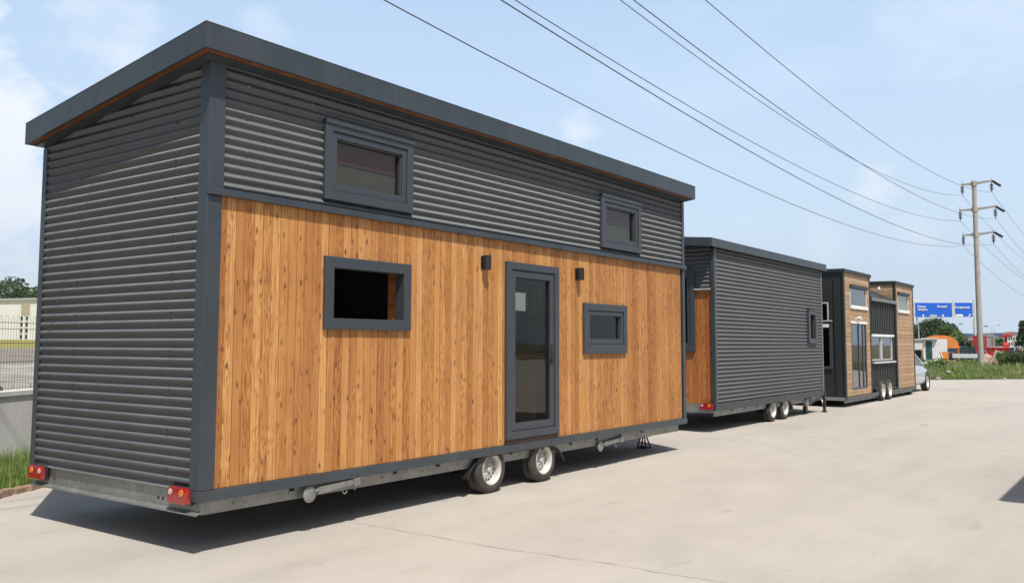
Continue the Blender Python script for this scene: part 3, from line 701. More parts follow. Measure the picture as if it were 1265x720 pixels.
g = MB(); wbox(g, FY(0), d3[0]+.045, 1.30, -.02, -.015, d3[2]+.045, d3[3]-.045); wbox(g, FY(0), 1.36, d3[1]-.045, -.02, -.015, d3[2]+.045, d3[3]-.045); g.build('glass', [M['glass_mirror']], fo)
g = MB(); wbox(g, FY(0), 1.301, 1.359, -.03, .003, d3[2]+.05, d3[3]-.05); wbox(g, FY(0), 1.72, 1.78, -.03, .003, d3[2]+.05, d3[3]-.05); g.build('door_stile', [M['upvc']], fo)
g = MB(); wbox(g, FY(0), d3[0]-.02, d3[1]+.02, .005, .03, d3[3]-.02, d3[3]+.04); g.build('lintel_flashing', [M['white']], fo)
m = MB(); m.tube([(1.0, -.005, 2.28), (1.0, -.06, 2.31), (1.05, -.1, 2.33)], .012); m.tube([(1.05, -.1, 2.33), (1.22, -.1, 2.27)], .03, n=10, r2=.04); m.build('wall_lamp', [M['white']], H3)
m = MB(); m.tube([(5.44, .45, 3.25), (5.2, .42, 3.32)], .012); m.tube([(5.2, .4, 3.34), (5.12, .36, 3.28)], .04, n=10); m.build('flood_lamp', [M['white']], H3)
m = MB(); m.tube([(7.88, .02, 3.05), (8.05, -.02, 3.08)], .02); m.box(7.98, 8.1, -.06, .03, 3.04, 3.12); m.build('side_lamp', [M['white']], H3)
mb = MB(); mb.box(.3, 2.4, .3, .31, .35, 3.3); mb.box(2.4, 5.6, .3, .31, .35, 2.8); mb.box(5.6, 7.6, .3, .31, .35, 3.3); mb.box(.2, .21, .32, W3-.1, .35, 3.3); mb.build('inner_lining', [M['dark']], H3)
mb = MB(); mb.box(-.03, 3.12, -.035, .02, .17, ZB-.003); mb.box(3.12, 4.68, .01, .02, .17, ZB+.1); mb.box(4.68, 7.87, -.035, .02, .17, ZB-.003); mb.build('sill_beam', [M['galv2']], H3, bevel=.003)
mb = MB(); mb.box(-.05, -.0, .021, W3, .17, .25); mb.build('rear_beam', [M['galv']], H3, bevel=.003)
chassis(H3, 7.8, W3, .10, .168, beam=False)
for cx in (3.50, 4.28): wheel(H3, cx, -.07, .29, R=.29, Rr=.20, w=.2); wheel(H3, cx, W3-.02, .29, R=.29, Rr=.20, w=.2, inward=-1)
MB().tube([(-.05, .6, .17), (-.12, .55, .05)], .018, n=6).build('steady_leg', [M['silver_trim']], H3)
MB().tube([(-.05, 1.6, .18), (-.2, 1.5, .02)], .03, n=8).build('steady_leg', [M['silver_trim']], H3)

# off-frame neighbour whose roof corner throws the shadow at the right edge
H4 = copy_tree(H2); H4.location = (9.52, -3.10, 0)
tag(H4, 'tiny house standing out of view at the right, only its shadow corner reaches the concrete', 'tiny house')
if 'group' in H4: del H4['group']

# ================================================================== SILVER CAR and other vehicles
def paint(name, col, metal=.4):
    m, nt, b, o = new_mat(name); v = coords(nt)
    L(nt, ramp(nt, noise(nt, v, 3, 3), [(.3, tuple(c*.93 for c in col)), (.7, col)]), b.inputs['Base Color'])
    b.inputs['Metallic'].default_value = metal; b.inputs['Roughness'].default_value = .33; b.inputs['Coat Weight'].default_value = .7; b.inputs['Coat Roughness'].default_value = .06
    return m
def car(label, loc, rz, col, group=None, hatch=False):
    t = thing('parked_car', label, 'car', loc, rz, group)
    pm = paint('car_paint_'+str(len(bpy.data.materials)), col)
    # stations along x (front +x): x, half width, z bottom, z belt/hood height
    st = [(-2.15, .70, .38, .80), (-2.05, .80, .24, .92), (-1.6, .86, .20, .97), (-.9, .88, .19, .97), (0, .885, .19, .95), (.8, .88, .19, .93), (1.2, .875, .20, .88), (1.75, .84, .20, .80), (2.08, .74, .24, .70), (2.2, .60, .38, .60)]
    m = MB(); vs = []; n = 10
    for x, w, zb, zt in st:
        mid = zb+(zt-zb)*.55
        vs += [(x, -w*.9, zb), (x, -w, zb+.10), (x, -w*1.0, mid), (x, -w*.965, zt-.07), (x, -w*.86, zt), (x, w*.86, zt), (x, w*.965, zt-.07), (x, w, mid), (x, w, zb+.10), (x, w*.9, zb)]
    fs = []
    for i in range(len(st)-1):
        for k in range(n): fs.append((i*n+k, i*n+(k+1) % n, (i+1)*n+(k+1) % n, (i+1)*n+k))
    fs += [tuple(range(n)), tuple(range((len(st)-1)*n, len(st)*n))]
    m.add(vs, fs, 0, True)
    body = m.build('body', [pm], t, seg=2)
    sd = body.modifiers.new('Sub', 'SUBSURF'); sd.levels = sd.render_levels = 1
    # greenhouse
    gh = [(-1.75 if not hatch else -2.0, .70, .95), (-1.0 if not hatch else -1.7, .62, 1.38), (-.2, .60, 1.45), (.35, .60, 1.40), (1.15, .72, .90)]
    g = MB(); base = [(x, w) for x, w, z in gh]
    vs = []; P = [(gh[0][0], .76, .93), (gh[1][0], .60, gh[1][2]), (gh[2][0], .58, gh[2][2]), (gh[3][0], .585, gh[3][2]), (gh[4][0], .78, .89)]
    bt = [(p[0], .80, .93 if i < 4 else .88) for i, p in enumerate(P)]
    side = lambda s: [(P[0][0], s*.78, .93), (P[1][0], s*P[1][1], P[1][2]), (P[2][0], s*P[2][1], P[2][2]), (P[3][0], s*P[3][1], P[3][2]), (P[4][0], s*.78, .89)]
    a, b = side(-1), side(1)
    g.add(a+b, [(0, 1, 2, 3, 4), (9, 8, 7, 6, 5), (0, 5, 6, 1), (3, 8, 9, 4)], 0)
    go = g.build('windows', [M['glass_car']], t)
    r = MB()
    for s_, q in ((-1, a), (1, b)):
        for i, j in ((0, 1), (1, 2), (2, 3), (3, 4)): r.tube([Vector(q[i])+Vector((0, s_*.004, 0)), Vector(q[j])+Vector((0, s_*.004, 0))], .032, n=6)
        r.tube([(-.25, s_*.60, 1.43), (-.28, s_*.80, .92)], .03, n=6)
    r.add([a[1], a[2], a[3], b[3], b[2], b[1]], [(0, 1, 4, 5), (1, 2, 3, 4)], 0); ro = r.build('roof', [pm], t, recalc=True)
    ro.location.z = .012
    for cx in (-1.32, 1.34):
        for s_, inw in ((-1, 1), (1, -1)):
            wheel(t, cx, s_*.885, .31, R=.31, Rr=.21, w=.2, inward=inw)
            q = MB(); q.lathe([(.345, 0), (.345, -.0), (.30, 0)], (cx, s_*.888, .33), n=28); q.lathe([(.345, 0), (.345, -s_*.02)], (cx, s_*.888, .33), n=28); q.build('wheel_arch', [M['dark']], t)
    for s_ in (-1, 1):
        q = MB(); q.tube([(.78, s_*.80, .97), (.76, s_*.92, 1.0)], .025, n=6); q.box(.70, .77, s_*.90, s_*1.0, .94, 1.02); q.build('wing_mirror', [pm], t, bevel=.02)
        q = MB(); q.box(2.02, 2.14, s_*.50, s_*.72, .55, .66); q.build('headlight', [M['white_lens']], t, bevel=.02)
        q = MB(); q.box(-2.12, -2.02, s_*.52, s_*.78, .68, .84); q.build('tail_lamp', [M['red_lens']], t, bevel=.02)
        q = MB(); q.box(.05, .20, s_*.885, s_*.905, .80, .825); q.build('door_handle', [pm], t)
    return t
M['glass_car'] = simple('car_glass', (.02, .025, .028), .05)
car('silver car hitched ahead of the farthest tiny house, only its front half showing', (32.45, 7.58, 0), 0, (.62, .64, .66), None)

# ================================================================== GROUND, ROAD, SKY
def concrete():
    m, nt, b, o = new_mat('concrete_yard')
    v = coords(nt)
    n1 = noise(nt, v, .22, 5, .6); n2 = noise(nt, v, 1.7, 6, .65); n3 = noise(nt, mapping(nt, v, (1, 1, 1)), 60, 3, .7)
    c = ramp(nt, n1, [(.3, (.415, .378, .330)), (.5, (.44, .402, .352)), (.7, (.465, .425, .373))])
    c = mixc(nt, .7, c, mixc(nt, 1, c, ramp(nt, n2, [(.28, (.90, .895, .89)), (.5, (1, 1, 1)), (.75, (1.05, 1.05, 1.04))]), 'MULTIPLY'))
    c = mixc(nt, .5, c, mixc(nt, 1, c, ramp(nt, n3, [(.3, (.78,)*3), (.7, (1.2,)*3)]), 'MULTIPLY'))
    # tyre-polished streaks along the yard
    st = noise(nt, mapping(nt, v, (.12, 1.1, 1), (3, 1, 0)), 1.4, 5, .6)
    c = mixc(nt, .55, c, mixc(nt, 1, c, ramp(nt, st, [(.32, (.88, .88, .89)), (.5, (1, 1, 1)), (.7, (1.04, 1.03, 1.02))]), 'MULTIPLY'))
    # dark scuffs
    sc = noise(nt, mapping(nt, v, (.9, 2.6, 1), (7, 2, 0)), 1.1, 4, .5)
    c = mixc(nt, ramp(nt, sc, [(.66, (0,)*3), (.76, (.45,)*3)]), c, (.27, .27, .27))
    # broad worn patches with soft edges and darker damp-stained spots
    pa = noise(nt, mapping(nt, v, (.5, 1, 1), (11, 4, 0)), .55, 8, .68)
    c = mixc(nt, .8, c, mixc(nt, 1, c, ramp(nt, pa, [(.36, (.92, .92, .93)), (.47, (.99, .99, .99)), (.6, (1.03, 1.03, 1.02))]), 'MULTIPLY'))
    sv = nt.nodes.new('ShaderNodeTexVoronoi'); sv.inputs['Scale'].default_value = .8; L(nt, mapping(nt, v, (.8, 1.5, 1), (2, 9, 0)), sv.inputs['Vector'])
    ss = nt.nodes.new('ShaderNodeSeparateColor'); L(nt, sv.outputs['Color'], ss.inputs[0])
    sm = math_n(nt, 'MULTIPLY', ramp(nt, math_n(nt, 'ADD', sv.outputs['Distance'], math_n(nt, 'MULTIPLY', n2, .16)), [(.13, (.55,)*3), (.20, (0,)*3)]), math_n(nt, 'GREATER_THAN', ss.outputs[0], .72))
    c = mixc(nt, sm, c, (.24, .245, .25))
    # hairline cracks, only in patches
    w = nt.nodes.new('ShaderNodeMix'); w.data_type = 'VECTOR'; w.inputs[0].default_value = .09
    L(nt, v, w.inputs[4]); L(nt, noise(nt, v, 1.2, 4, .6, 1), w.inputs[5])
    vo = nt.nodes.new('ShaderNodeTexVoronoi'); vo.feature = 'DISTANCE_TO_EDGE'; vo.inputs['Scale'].default_value = .33; L(nt, w.outputs[1], vo.inputs['Vector'])
    cr = ramp(nt, vo.outputs[0], [(0, (1,)*3), (.0035, (0,)*3)])
    pm = ramp(nt, noise(nt, v, .35, 2), [(.56, (0,)*3), (.66, (.22,)*3)])
    c = mixc(nt, math_n(nt, 'MULTIPLY', cr, pm), c, (.2, .18, .16))
    # specks
    vs = nt.nodes.new('ShaderNodeTexVoronoi'); vs.inputs['Scale'].default_value = 3.3; L(nt, v, vs.inputs['Vector'])
    c = mixc(nt, ramp(nt, vs.outputs['Distance'], [(.022, (.6,)*3), (.04, (0,)*3)]), c, (.16, .15, .13))
    L(nt, c, b.inputs['Base Color']); b.inputs['Roughness'].default_value = .85; b.inputs['Specular IOR Level'].default_value = .3
    bump(nt, mixc(nt, .5, n3, n2), b, .6, .008)
    return m
M['concrete'] = concrete()
def earth_mat(name, a, b_, c_, s=.6):
    m, nt, b, o = new_mat(name); v = coords(nt)
    f = noise(nt, v, s, 7, .65); g = noise(nt, v, s*14, 4, .6)
    c = ramp(nt, f, [(.32, a), (.5, b_), (.68, c_)])
    c = mixc(nt, .6, c, mixc(nt, 1, c, ramp(nt, g, [(.3, (.65,)*3), (.7, (1.25,)*3)]), 'MULTIPLY'))
    L(nt, c, b.inputs['Base Color']); b.inputs['Roughness'].default_value = .95; b.inputs['Specular IOR Level'].default_value = .1
    bump(nt, g, b, .6, .05)
    return m
M['earth'] = earth_mat('earth_ground', (.10, .10, .055), (.16, .145, .09), (.25, .22, .16), .15)
M['soil'] = earth_mat('verge_soil', (.05, .07, .02), (.08, .10, .03), (.13, .12, .06), 1)
M['pale_rubble'] = earth_mat('pale_rubble_ground', (.22, .21, .18), (.36, .34, .30), (.48, .46, .42), .9)
M['grey_earth'] = earth_mat('grey_brown_earth', (.19, .16, .14), (.25, .22, .19), (.30, .27, .24), .5)
M['dry_grass'] = earth_mat('dry_yellow_grass', (.22, .20, .06), (.30, .27, .09), (.20, .22, .07), .8)

# big ground sheet
mb = MB(); mb.add([(-4000, -4000, -.08), (5000, -4000, -.08), (5000, 5000, -.08), (-4000, 5000, -.08)], [(0, 1, 2, 3)])
tag(mb.build('ground', [M['earth']]), kind='structure')
E0 = Vector((4.70, 10.03)); ED = Vector((.861, .509)).normalized(); EN = Vector((-ED.y, ED.x))
G0 = Vector((44.35, 8.66)); GD = Vector((.76, -.65)).normalized(); GN = Vector((-GD.y, GD.x))   # GN points away (+x,+y)
A = E0 - ED*40; Bp = Vector((27.1, 23.3)); Cc = G0+GD*40
yard = [(A.x, A.y, 0), (-60, -60, 0), (75, -60, 0), (Cc.x, Cc.y, 0), (Bp.x, Bp.y, 0)]
mb = MB()
# subdivide as a fan with skirt so it has an edge thickness
mb.add(yard, [tuple(range(5))]); mb.add([(x, y, -.1) for x, y, z in yard]+yard, [(i, (i+1) % 5, 5+(i+1) % 5, 5+i) for i in range(5)])
tag(mb.build('concrete_yard', [M['concrete']]), kind='structure')
# cracks
def crack(pts, w=.006, seed=1):
    rnd = random.Random(seed); P = []
    for a, b in zip(pts, pts[1:]):
        a, b = Vector(a), Vector(b); n = max(2, int((b-a).length/.06))
        for i in range(n): P.append(a.lerp(b, i/n))
    P.append(Vector(pts[-1])); off = 0; vs = []; fs = []
    for i, p in enumerate(P):
        d = (P[min(i+1, len(P)-1)]-P[max(0, i-1)]).normalized(); nrm = Vector((-d.y, d.x)); off += rnd.uniform(-.014, .014); off *= .96
        ww = w*rnd.uniform(.25, 1.0); q = p+nrm*off
        vs += [(q.x+nrm.x*ww, q.y+nrm.y*ww, .004), (q.x-nrm.x*ww, q.y-nrm.y*ww, .004)]
    for i in range(len(P)-1): fs.append((2*i, 2*i+1, 2*i+3, 2*i+2))
    m = MB(); m.add(vs, fs); return tag(m.build('ground_crack', [M['crack']]), kind='structure')
M['crack'] = simple('crack_dirt', (.34, .295, .245), .9)
crack([(5.68, 5.9), (5.70, 5.61), (5.66, 5.28), (5.62, 4.06), (5.70, 3.25), (5.73, 2.4)], .0045, 3)
crack([(12.5, 3.4), (12.9, 4.4), (14.5, 5.6)], .003, 8)

# ------------------------------------------------------------------ left: bed, brick edging, wall, mesh fence
def along(t, off=0, z=0):
    p = E0 + ED*t + EN*off; return Vector((p.x, p.y, z))
mb = MB(); q = [along(-30, .02, .05), along(26, .02, .05), along(26, 1.35, .09), along(-30, 1.35, .09)]; mb.add(q, [(0, 1, 2, 3)])
mb.add([along(-30, .02, -.05), along(26, .02, -.05), along(26, .02, .05), along(-30, .02, .05)], [(0, 1, 2, 3)])
tag(mb.build('planting_bed', [M['soil']]), kind='structure')
M['brick'] = simple('old_brick', (.30, .19, .13), .9, 0, .35, 9, .5)
t_ = thing('brick_edging', 'broken reddish brick edging at the foot of the left grass strip', 'edging', tuple(along(0)))
rb = random.Random(4); mb = MB(); x = -6.0
while x < 9:
    l = rb.uniform(.17, .23); w_ = .10; h = rb.uniform(.05, .085); off = rb.uniform(-.03, .02); ang = rb.uniform(-.12, .12)
    c = ED*(x+l/2) + EN*(-.03+off); d = Vector((ED.x*math.cos(ang)-ED.y*math.sin(ang), ED.x*math.sin(ang)+ED.y*math.cos(ang))); n_ = Vector((-d.y, d.x))
    ps = [c-d*l/2-n_*w_/2, c+d*l/2-n_*w_/2, c+d*l/2+n_*w_/2, c-d*l/2+n_*w_/2]
    mb.hexa([(p.x, p.y, -.02) for p in ps]+[(p.x, p.y, h+rb.uniform(-.01, .01)) for p in ps]); x += l+rb.uniform(.01, .06)
mb.build('bricks', [M['brick']], t_, bevel=.008)
def render_mat():
    m, nt, b, o = new_mat('rendered_wall'); v = coords(nt)
    f = noise(nt, v, 1.3, 6, .6); g = noise(nt, mapping(nt, v, (6, 6, .6)), 1, 4, .6)
    c = ramp(nt, f, [(.3, (.60, .57, .54)), (.7, (.70, .67, .64))])
    c = mixc(nt, .5, c, mixc(nt, 1, c, ramp(nt, g, [(.3, (.82,)*3), (.6, (1.04,)*3)]), 'MULTIPLY'))
    L(nt, c, b.inputs['Base Color']); b.inputs['Roughness'].default_value = .9; bump(nt, noise(nt, v, 40, 4), b, .4, .01); return m
M['render'] = render_mat()
WO = 1.14
rz = math.atan2(ED.y, ED.x)
w0 = E0 + EN*WO
wall = thing('boundary_wall', 'low grey rendered wall with a coping, behind the grass at the left edge', 'wall', (w0.x, w0.y, 0), rz)
MB().box(-30, 26, 0, .20, 0, .93).build('wall_body', [M['render']], wall)
MB().box(-30, 26, -.022, .24, .932, 1.0).build('coping', [M['render']], wall, bevel=.006)
fence = thing('mesh_fence', 'dark welded wire mesh fence with looped tops standing on the low wall', 'fence', (w0.x, w0.y, 1.0), rz)
M['fence'] = simple('fence_wire', (.03, .033, .03), .5)
mb = MB(); x = -8
while x < 14:
    mb.tube([(x, .10, 0), (x, .10, .90)], .0021, n=4, caps=False)
    mb.tube([(x+.055, .10, 0), (x+.055, .10, .90)], .0021, n=4, caps=False)
    mb.tube([(x, .10, .90), (x+.008, .10, .935), (x+.0275, .10, .955), (x+.047, .10, .935), (x+.055, .10, .90)], .0021, n=4, caps=False)
    x += .11
for z in (.12, .36, .60, .78, .86): mb.tube([(-8, .106, z), (14, .106, z)], .0035, n=4, caps=False)
mb.build('wire_mesh', [M['fence']], fence)
for x in (-6.4, -3.9, -1.35, 1.15, 3.65, 6.15, 8.65, 11.15): MB().box(x-.025, x+.025, .112, .162, 0, .97).build('post', [M['fence']], fence)

# rising field behind the wall
mb = MB()
prof = [(1.36, .45, 0), (9, .62, 0), (16, .80, 1), (27, 1.02, 1), (33, 1.25, 2), (50, 1.92, 2), (75, 2.0, 2)]
for (a, za, ma), (b_, zb_, _) in zip(prof, prof[1:]):
    n = 24; t0, t1 = -60, 95
    vs = []
    for i in range(n+1):
        t = t0+(t1-t0)*i/n
        p, q = along(t, a, za), along(t, b_, zb_); vs += [tuple(p), tuple(q)]
    mb.add(vs, [(2*i, 2*i+1, 2*i+3, 2*i+2) for i in range(n)], ma, True)
vs = [along(-60, 1.36, -.1), along(95, 1.36, -.1), along(95, 1.36, .45), along(-60, 1.36, .45)]; mb.add(vs, [(0, 1, 2, 3)], 0)
tag(mb.build('field', [M['pale_rubble'], M['grey_earth'], M['dry_grass']]), kind='structure')

# ------------------------------------------------------------------ vegetation helpers
def leaf_mat(name, a, b_, c_, tr=.25):
    m, nt, b, out = new_mat(name)
    g = nt.nodes.new('ShaderNodeNewGeometry')
    v = coords(nt)
    f = noise(nt, v, .9, 3, .6)
    wn = nt.nodes.new('ShaderNodeMath'); wn.operation = 'ADD'; L(nt, g.outputs['Random Per Island'], wn.inputs[0]); L(nt, f, wn.inputs[1])
    c = ramp(nt, math_n(nt, 'MULTIPLY', wn.outputs[0], .5), [(.2, a), (.5, b_), (.8, c_)])
    L(nt, c, b.inputs['Base Color']); b.inputs['Roughness'].default_value = .6; b.inputs['Specular IOR Level'].default_value = .25
    t = nt.nodes.new('ShaderNodeBsdfTranslucent'); L(nt, c, t.inputs[0]); mx = nt.nodes.new('ShaderNodeMixShader'); mx.inputs[0].default_value = tr
    L(nt, b.outputs[0], mx.inputs[1]); L(nt, t.outputs[0], mx.inputs[2]); L(nt, mx.outputs[0], out.inputs[0])
    return m
M['leaf'] = leaf_mat('tree_leaves', (.06, .10, .03), (.10, .155, .045), (.15, .20, .065))
M['leaf_dark'] = leaf_mat('dark_tree_leaves', (.035, .06, .028), (.055, .085, .038), (.08, .115, .05))
M['leaf_light'] = leaf_mat('light_tree_leaves', (.09, .15, .03), (.15, .23, .06), (.22, .30, .09))
M['grass'] = leaf_mat('grass_blades', (.15, .24, .05), (.26, .36, .10), (.42, .46, .19), .5)
M['dry_weed'] = leaf_mat('dry_weeds', (.24, .22, .11), (.34, .30, .16), (.45, .40, .22), .3)
M['bark'] = simple('bark', (.10, .075, .055), .9, 0, .3, 12, .5)
def quad(mb, c, size, rnd, up=.0, elong=1.6):
    d = Vector((rnd.gauss(0, 1), rnd.gauss(0, 1), rnd.gauss(0, .8)+up)).normalized()
    e = d.cross(Vector((rnd.gauss(0, 1), rnd.gauss(0, 1), rnd.gauss(0, 1)))).normalized()
    a = d*size*elong*.5; b_ = e*size*.5
    mb.add([c-a, c-b_*.9+a*.1, c+a, c+b_*.9+a*.1], [(0, 1, 2, 3)])
def tree(label, loc, h, r, lm, n=1500, leaf=.35, seed=1, trunk=.25, group=None, conical=False, zlow=.3, name='tree'):
    rnd = random.Random(seed); t = thing(name, label, 'tree', tuple(loc), 0, group)
    w = MB(); top = h*.75
    w.tube([(0, 0, 0), (.05*r, .02, h*.3), (-.03*r, .05*r, h*.55), (0, 0, top)], h*.028, n=7, r2=h*.008)
    clumps = []
    nb = 16 if not conical else 22
    for i in range(nb):
        if conical:
            f = (i+.5)/nb; z = h*(zlow+(1-zlow)*f); rr = r*(1-f)*.8+.05; a = i*2.4; c = Vector((math.cos(a)*rr*.6, math.sin(a)*rr*.6, z)); cr = max(.25, rr*.75)
        else:
            a = rnd.uniform(0, 2*math.pi); f = rnd.uniform(0, 1); z = h*(zlow+(1-zlow)*(f*.85)); rr = r*math.sqrt(max(.05, 1-((f-.38)/.70)**2))*rnd.uniform(.25, .8)
            c = Vector((math.cos(a)*rr, math.sin(a)*rr, z)); cr = r*rnd.uniform(.26, .46)
        clumps.append((c, cr))
        w.tube([(0, 0, z*.6), c*.6+Vector((0, 0, z*.25)), c], h*.008, n=5, r2=h*.003)
    w.build('trunk', [M['bark']], t)
    m = MB()
    for i in range(n):
        c, cr = rnd.choice(clumps)
        v = Vector((rnd.gauss(0, 1), rnd.gauss(0, 1), rnd.gauss(0, 1))).normalized()*cr*rnd.uniform(.3, 1.08)**.6
        v.z *= .75
        quad(m, c+v, leaf*rnd.uniform(.6, 1.3), rnd)
    m.build('crown', [lm], t, recalc=False)
    return t
def blades(mb, cx, cy, z, h, w, rnd, mi=0):
    a = rnd.uniform(0, 2*math.pi); lean = rnd.uniform(.05, .45)*h; dx, dy = math.cos(a), math.sin(a)
    px, py = -dy*w/2, dx*w/2; m1 = .55
    p = [(cx-px, cy-py, z), (cx+px, cy+py, z), (cx+px*.8+dx*lean*.3, cy+py*.8+dy*lean*.3, z+h*m1), (cx-px*.8+dx*lean*.3, cy-py*.8+dy*lean*.3, z+h*m1), (cx+dx*lean, cy+dy*lean, z+h)]
    mb.add(p, [(0, 1, 2, 3), (3, 2, 4)], mi)
M['stone'] = simple('pale_stone', (.36, .34, .30), .9, 0, .15, 5, .4)
def rock(label, p, s, seed, mat='stone', name='stone', cat='stone', group=None):
    rnd = random.Random(seed); bm = bmesh.new(); bmesh.ops.create_icosphere(bm, subdivisions=2, radius=1)
    for v in bm.verts:
        k = rnd.uniform(.8, 1.15); v.co = Vector((v.co.x*s[0]*k, v.co.y*s[1]*k, v.co.z*s[2]*k))
    me = bpy.data.meshes.new(name); bm.to_mesh(me); bm.free(); me.materials.append(M[mat])
    o = bpy.data.objects.new(name, me); COL.objects.link(o); o.location = p; return tag(o, label, cat, group)
# left grass strip
rnd = random.Random(11); mb = MB()
for i in range(15000):
    t = rnd.uniform(-3.5, 6.5); o = rnd.uniform(.02, 1.12)
    p = along(t, o); hh = rnd.uniform(.05, .17)*(1.0+.7*(o/1.1))*(.7+.6*abs(math.sin(t*2.3+o*3)))
    blades(mb, p.x, p.y, .06, hh, rnd.uniform(.006, .014), rnd)
tag(mb.build('grass', [M['grass']], recalc=False), kind='stuff', label='bright green grass between the brick edging and the low wall', cat='grass')
# shrub beside the wall at the far left, climbing weed on the fence
def shrub(label, loc, h, r, lm, n, leaf, seed, name='shrub', group=None):
    rnd = random.Random(seed); t = thing(name, label, 'plant', tuple(loc), 0, group)
    st = MB(); m = MB()
    stems = []
    for i in range(9):
        a = rnd.uniform(0, 6.28); q = Vector((math.cos(a)*r*rnd.uniform(.2, .9), math.sin(a)*r*rnd.uniform(.2, .9), h*rnd.uniform(.6, 1)))
        stems.append(q); st.tube([(0, 0, 0), q*.5+Vector((0, 0, h*.1)), q], max(.004, h*.007), n=5, r2=.002)
    st.build('stems', [M['bark']], t)
    for i in range(n):
        q = rnd.choice(stems); f = rnd.uniform(.25, 1.05); c = q*f + Vector((rnd.gauss(0, r*.16), rnd.gauss(0, r*.16), rnd.gauss(0, h*.05))); c.z = max(.03, c.z)
        quad(m, c, leaf*rnd.uniform(.6, 1.3), rnd)
    m.build('leaves', [lm], t, recalc=False); return t
p = along(-.75, .72, .06); shrub('leafy green shrub against the low wall at the left edge', p, 1.0, .42, M['leaf_light'], 420, .075, 5)
p = along(.15, 1.42, .9); shrub('slender weed climbing the wire fence above the wall', along(-.02, 1.44, .62), .78, .22, M['leaf_light'], 150, .05, 6, 'climbing_weed')
for i, (t, o, l) in enumerate(((1.2, 1.7, 'low leafy weed behind the fence, nearer the tiny house'), (-.6, 1.8, 'tall leafy weed behind the fence at the left edge of the photo'))):
    shrub(l, along(t, o, .45), .65 if i == 0 else 1.05, .4, M['leaf_light'], 260, .06, 20+i, 'weed')

rnd = random.Random(31); mb = MB()
for i in range(5200):
    t = rnd.uniform(-7, 9); o = 1.5+abs(rnd.gauss(0, 1)) * 4.5
    if math.sin(t*1.9+o)*math.sin(o*1.4-t) < .05: continue
    p = along(t, o); blades(mb, p.x, p.y, .42+min(.35, o*.02), rnd.uniform(.06, .34), rnd.uniform(.008, .02), rnd, 1 if rnd.random() < .4 else 0)
tag(mb.build('field_weeds', [M['grass'], M['dry_weed']], recalc=False), kind='stuff', label='patchy weeds on the pale rubble ground behind the wire fence', cat='weeds')
for i, (t, o, sx) in enumerate(((-.6, 7.5, .8), (1.6, 8.2, 1.1), (3.4, 7.2, .6), (.4, 10.5, 1.3))):
    q = along(t, o, .62); rock(['pale broken slab behind the fence at the left edge', 'long pale broken slab behind the fence, next to the tiny house', 'small pale slab behind the fence, beside the tiny house corner', 'farthest pale slab on the rubble behind the fence'][i], q, (sx, .35, .14), 70+i, 'stone', 'slab', 'slab', 'broken slabs behind the fence')

# white building with glass-block slits and trees behind it (left)
bl = at(0, 425, 90); bl.z = 0; br = at(47, 425, 88); br.z = 0
dirb = (br-bl).normalized(); rzb = math.atan2(dirb.y, dirb.x)
pxm = (br-bl).length/47     # metres per measured unit on this facade
wb_ = thing('white_building', 'long low white building behind the fence with two columns of small dark panes', 'building', tuple(bl), rzb)
M['cream'] = simple('cream_render', (.78, .765, .72), .8, 0, .06, .4)
M['beige'] = simple('beige_panel', (.46, .38, .28), .8)
m = MB(); m.box(-30, 48, 0, 14, 0, 5.95); m.build('wall', [M['cream']], wb_)
m = MB(); m.box(-30.2, 48.2, -.2, 14.2, 5.951, 6.10); m.build('roof', [M['silver_trim']], wb_)
m = MB(); m.box(25.2*pxm, 35.5*pxm, -.06, -.002, 4.45, 5.55); m.build('lintel_panel', [M['beige']], wb_)
for u0, u1 in ((24, 28), (30.5, 34.5)):
    for k in range(4):
        z1 = 4.35-.62*k
        f = MB(); wframe(f, FY(0), u0*pxm, u1*pxm, z1-.56, z1, .07, -.02, .05); fo = f.build('window', [M['white']], wb_)
        g = MB(); wbox(g, FY(0), u0*pxm+.06, u1*pxm-.06, .002, .01, z1-.5, z1-.06); g.build('pane', [M['dark']], fo)
for i, (px, yt, d, r) in enumerate(((-22, 349, 112, 5.5), (4, 348, 118, 5.0), (24, 345, 110, 5.5), (40, 351, 114, 4.6), (62, 350, 112, 5.5))):
    b0 = spot(px, d); zt = at(px, yt, d).z
    tree(['broad green tree behind the white building, at the far left', 'olive green tree above the roof of the white building', 'tallest dark tree behind the white building, above its panes', 'green tree behind the white building, touching the tiny house edge', 'green tree behind the white building hidden by the tiny house'][i], b0, zt, r, M[['leaf_dark', 'leaf', 'leaf_dark', 'leaf', 'leaf'][i]], 4200, .26, 40+i, group='trees behind the white building')

# ------------------------------------------------------------------ right: verge with weeds
def vg(s, off=0, z=0):
    p = G0 + GD*s + GN*off; return Vector((p.x, p.y, z))
mb = MB(); mb.add([vg(-26, .0, .03), vg(42, .0, .03), vg(42, 9, .2), vg(-26, 9, .2)], [(0, 1, 2, 3)]); mb.add([vg(-26, 0, -.08), vg(42, 0, -.08), vg(42, 0, .03), vg(-26, 0, .03)], [(0, 1, 2, 3)])
mb.add([vg(-26, 9, .2), vg(42, 9, .2), vg(42, 9, -.08), vg(-26, 9, -.08)], [(0, 1, 2, 3)])
tag(mb.build('verge', [M['soil']]), kind='structure')
rnd = random.Random(21); mb = MB()
for i in range(5000):      # broad-leaved weeds between the blades
    s = rnd.uniform(-7, 13); o = rnd.uniform(.3, 8); k = math.sin(s*2.1)*math.sin(o*1.7+s)
    if k < .1: continue
    p = vg(s, o); quad(mb, Vector((p.x, p.y, .08+rnd.uniform(0, .45)*k)), rnd.uniform(.05, .10), rnd)
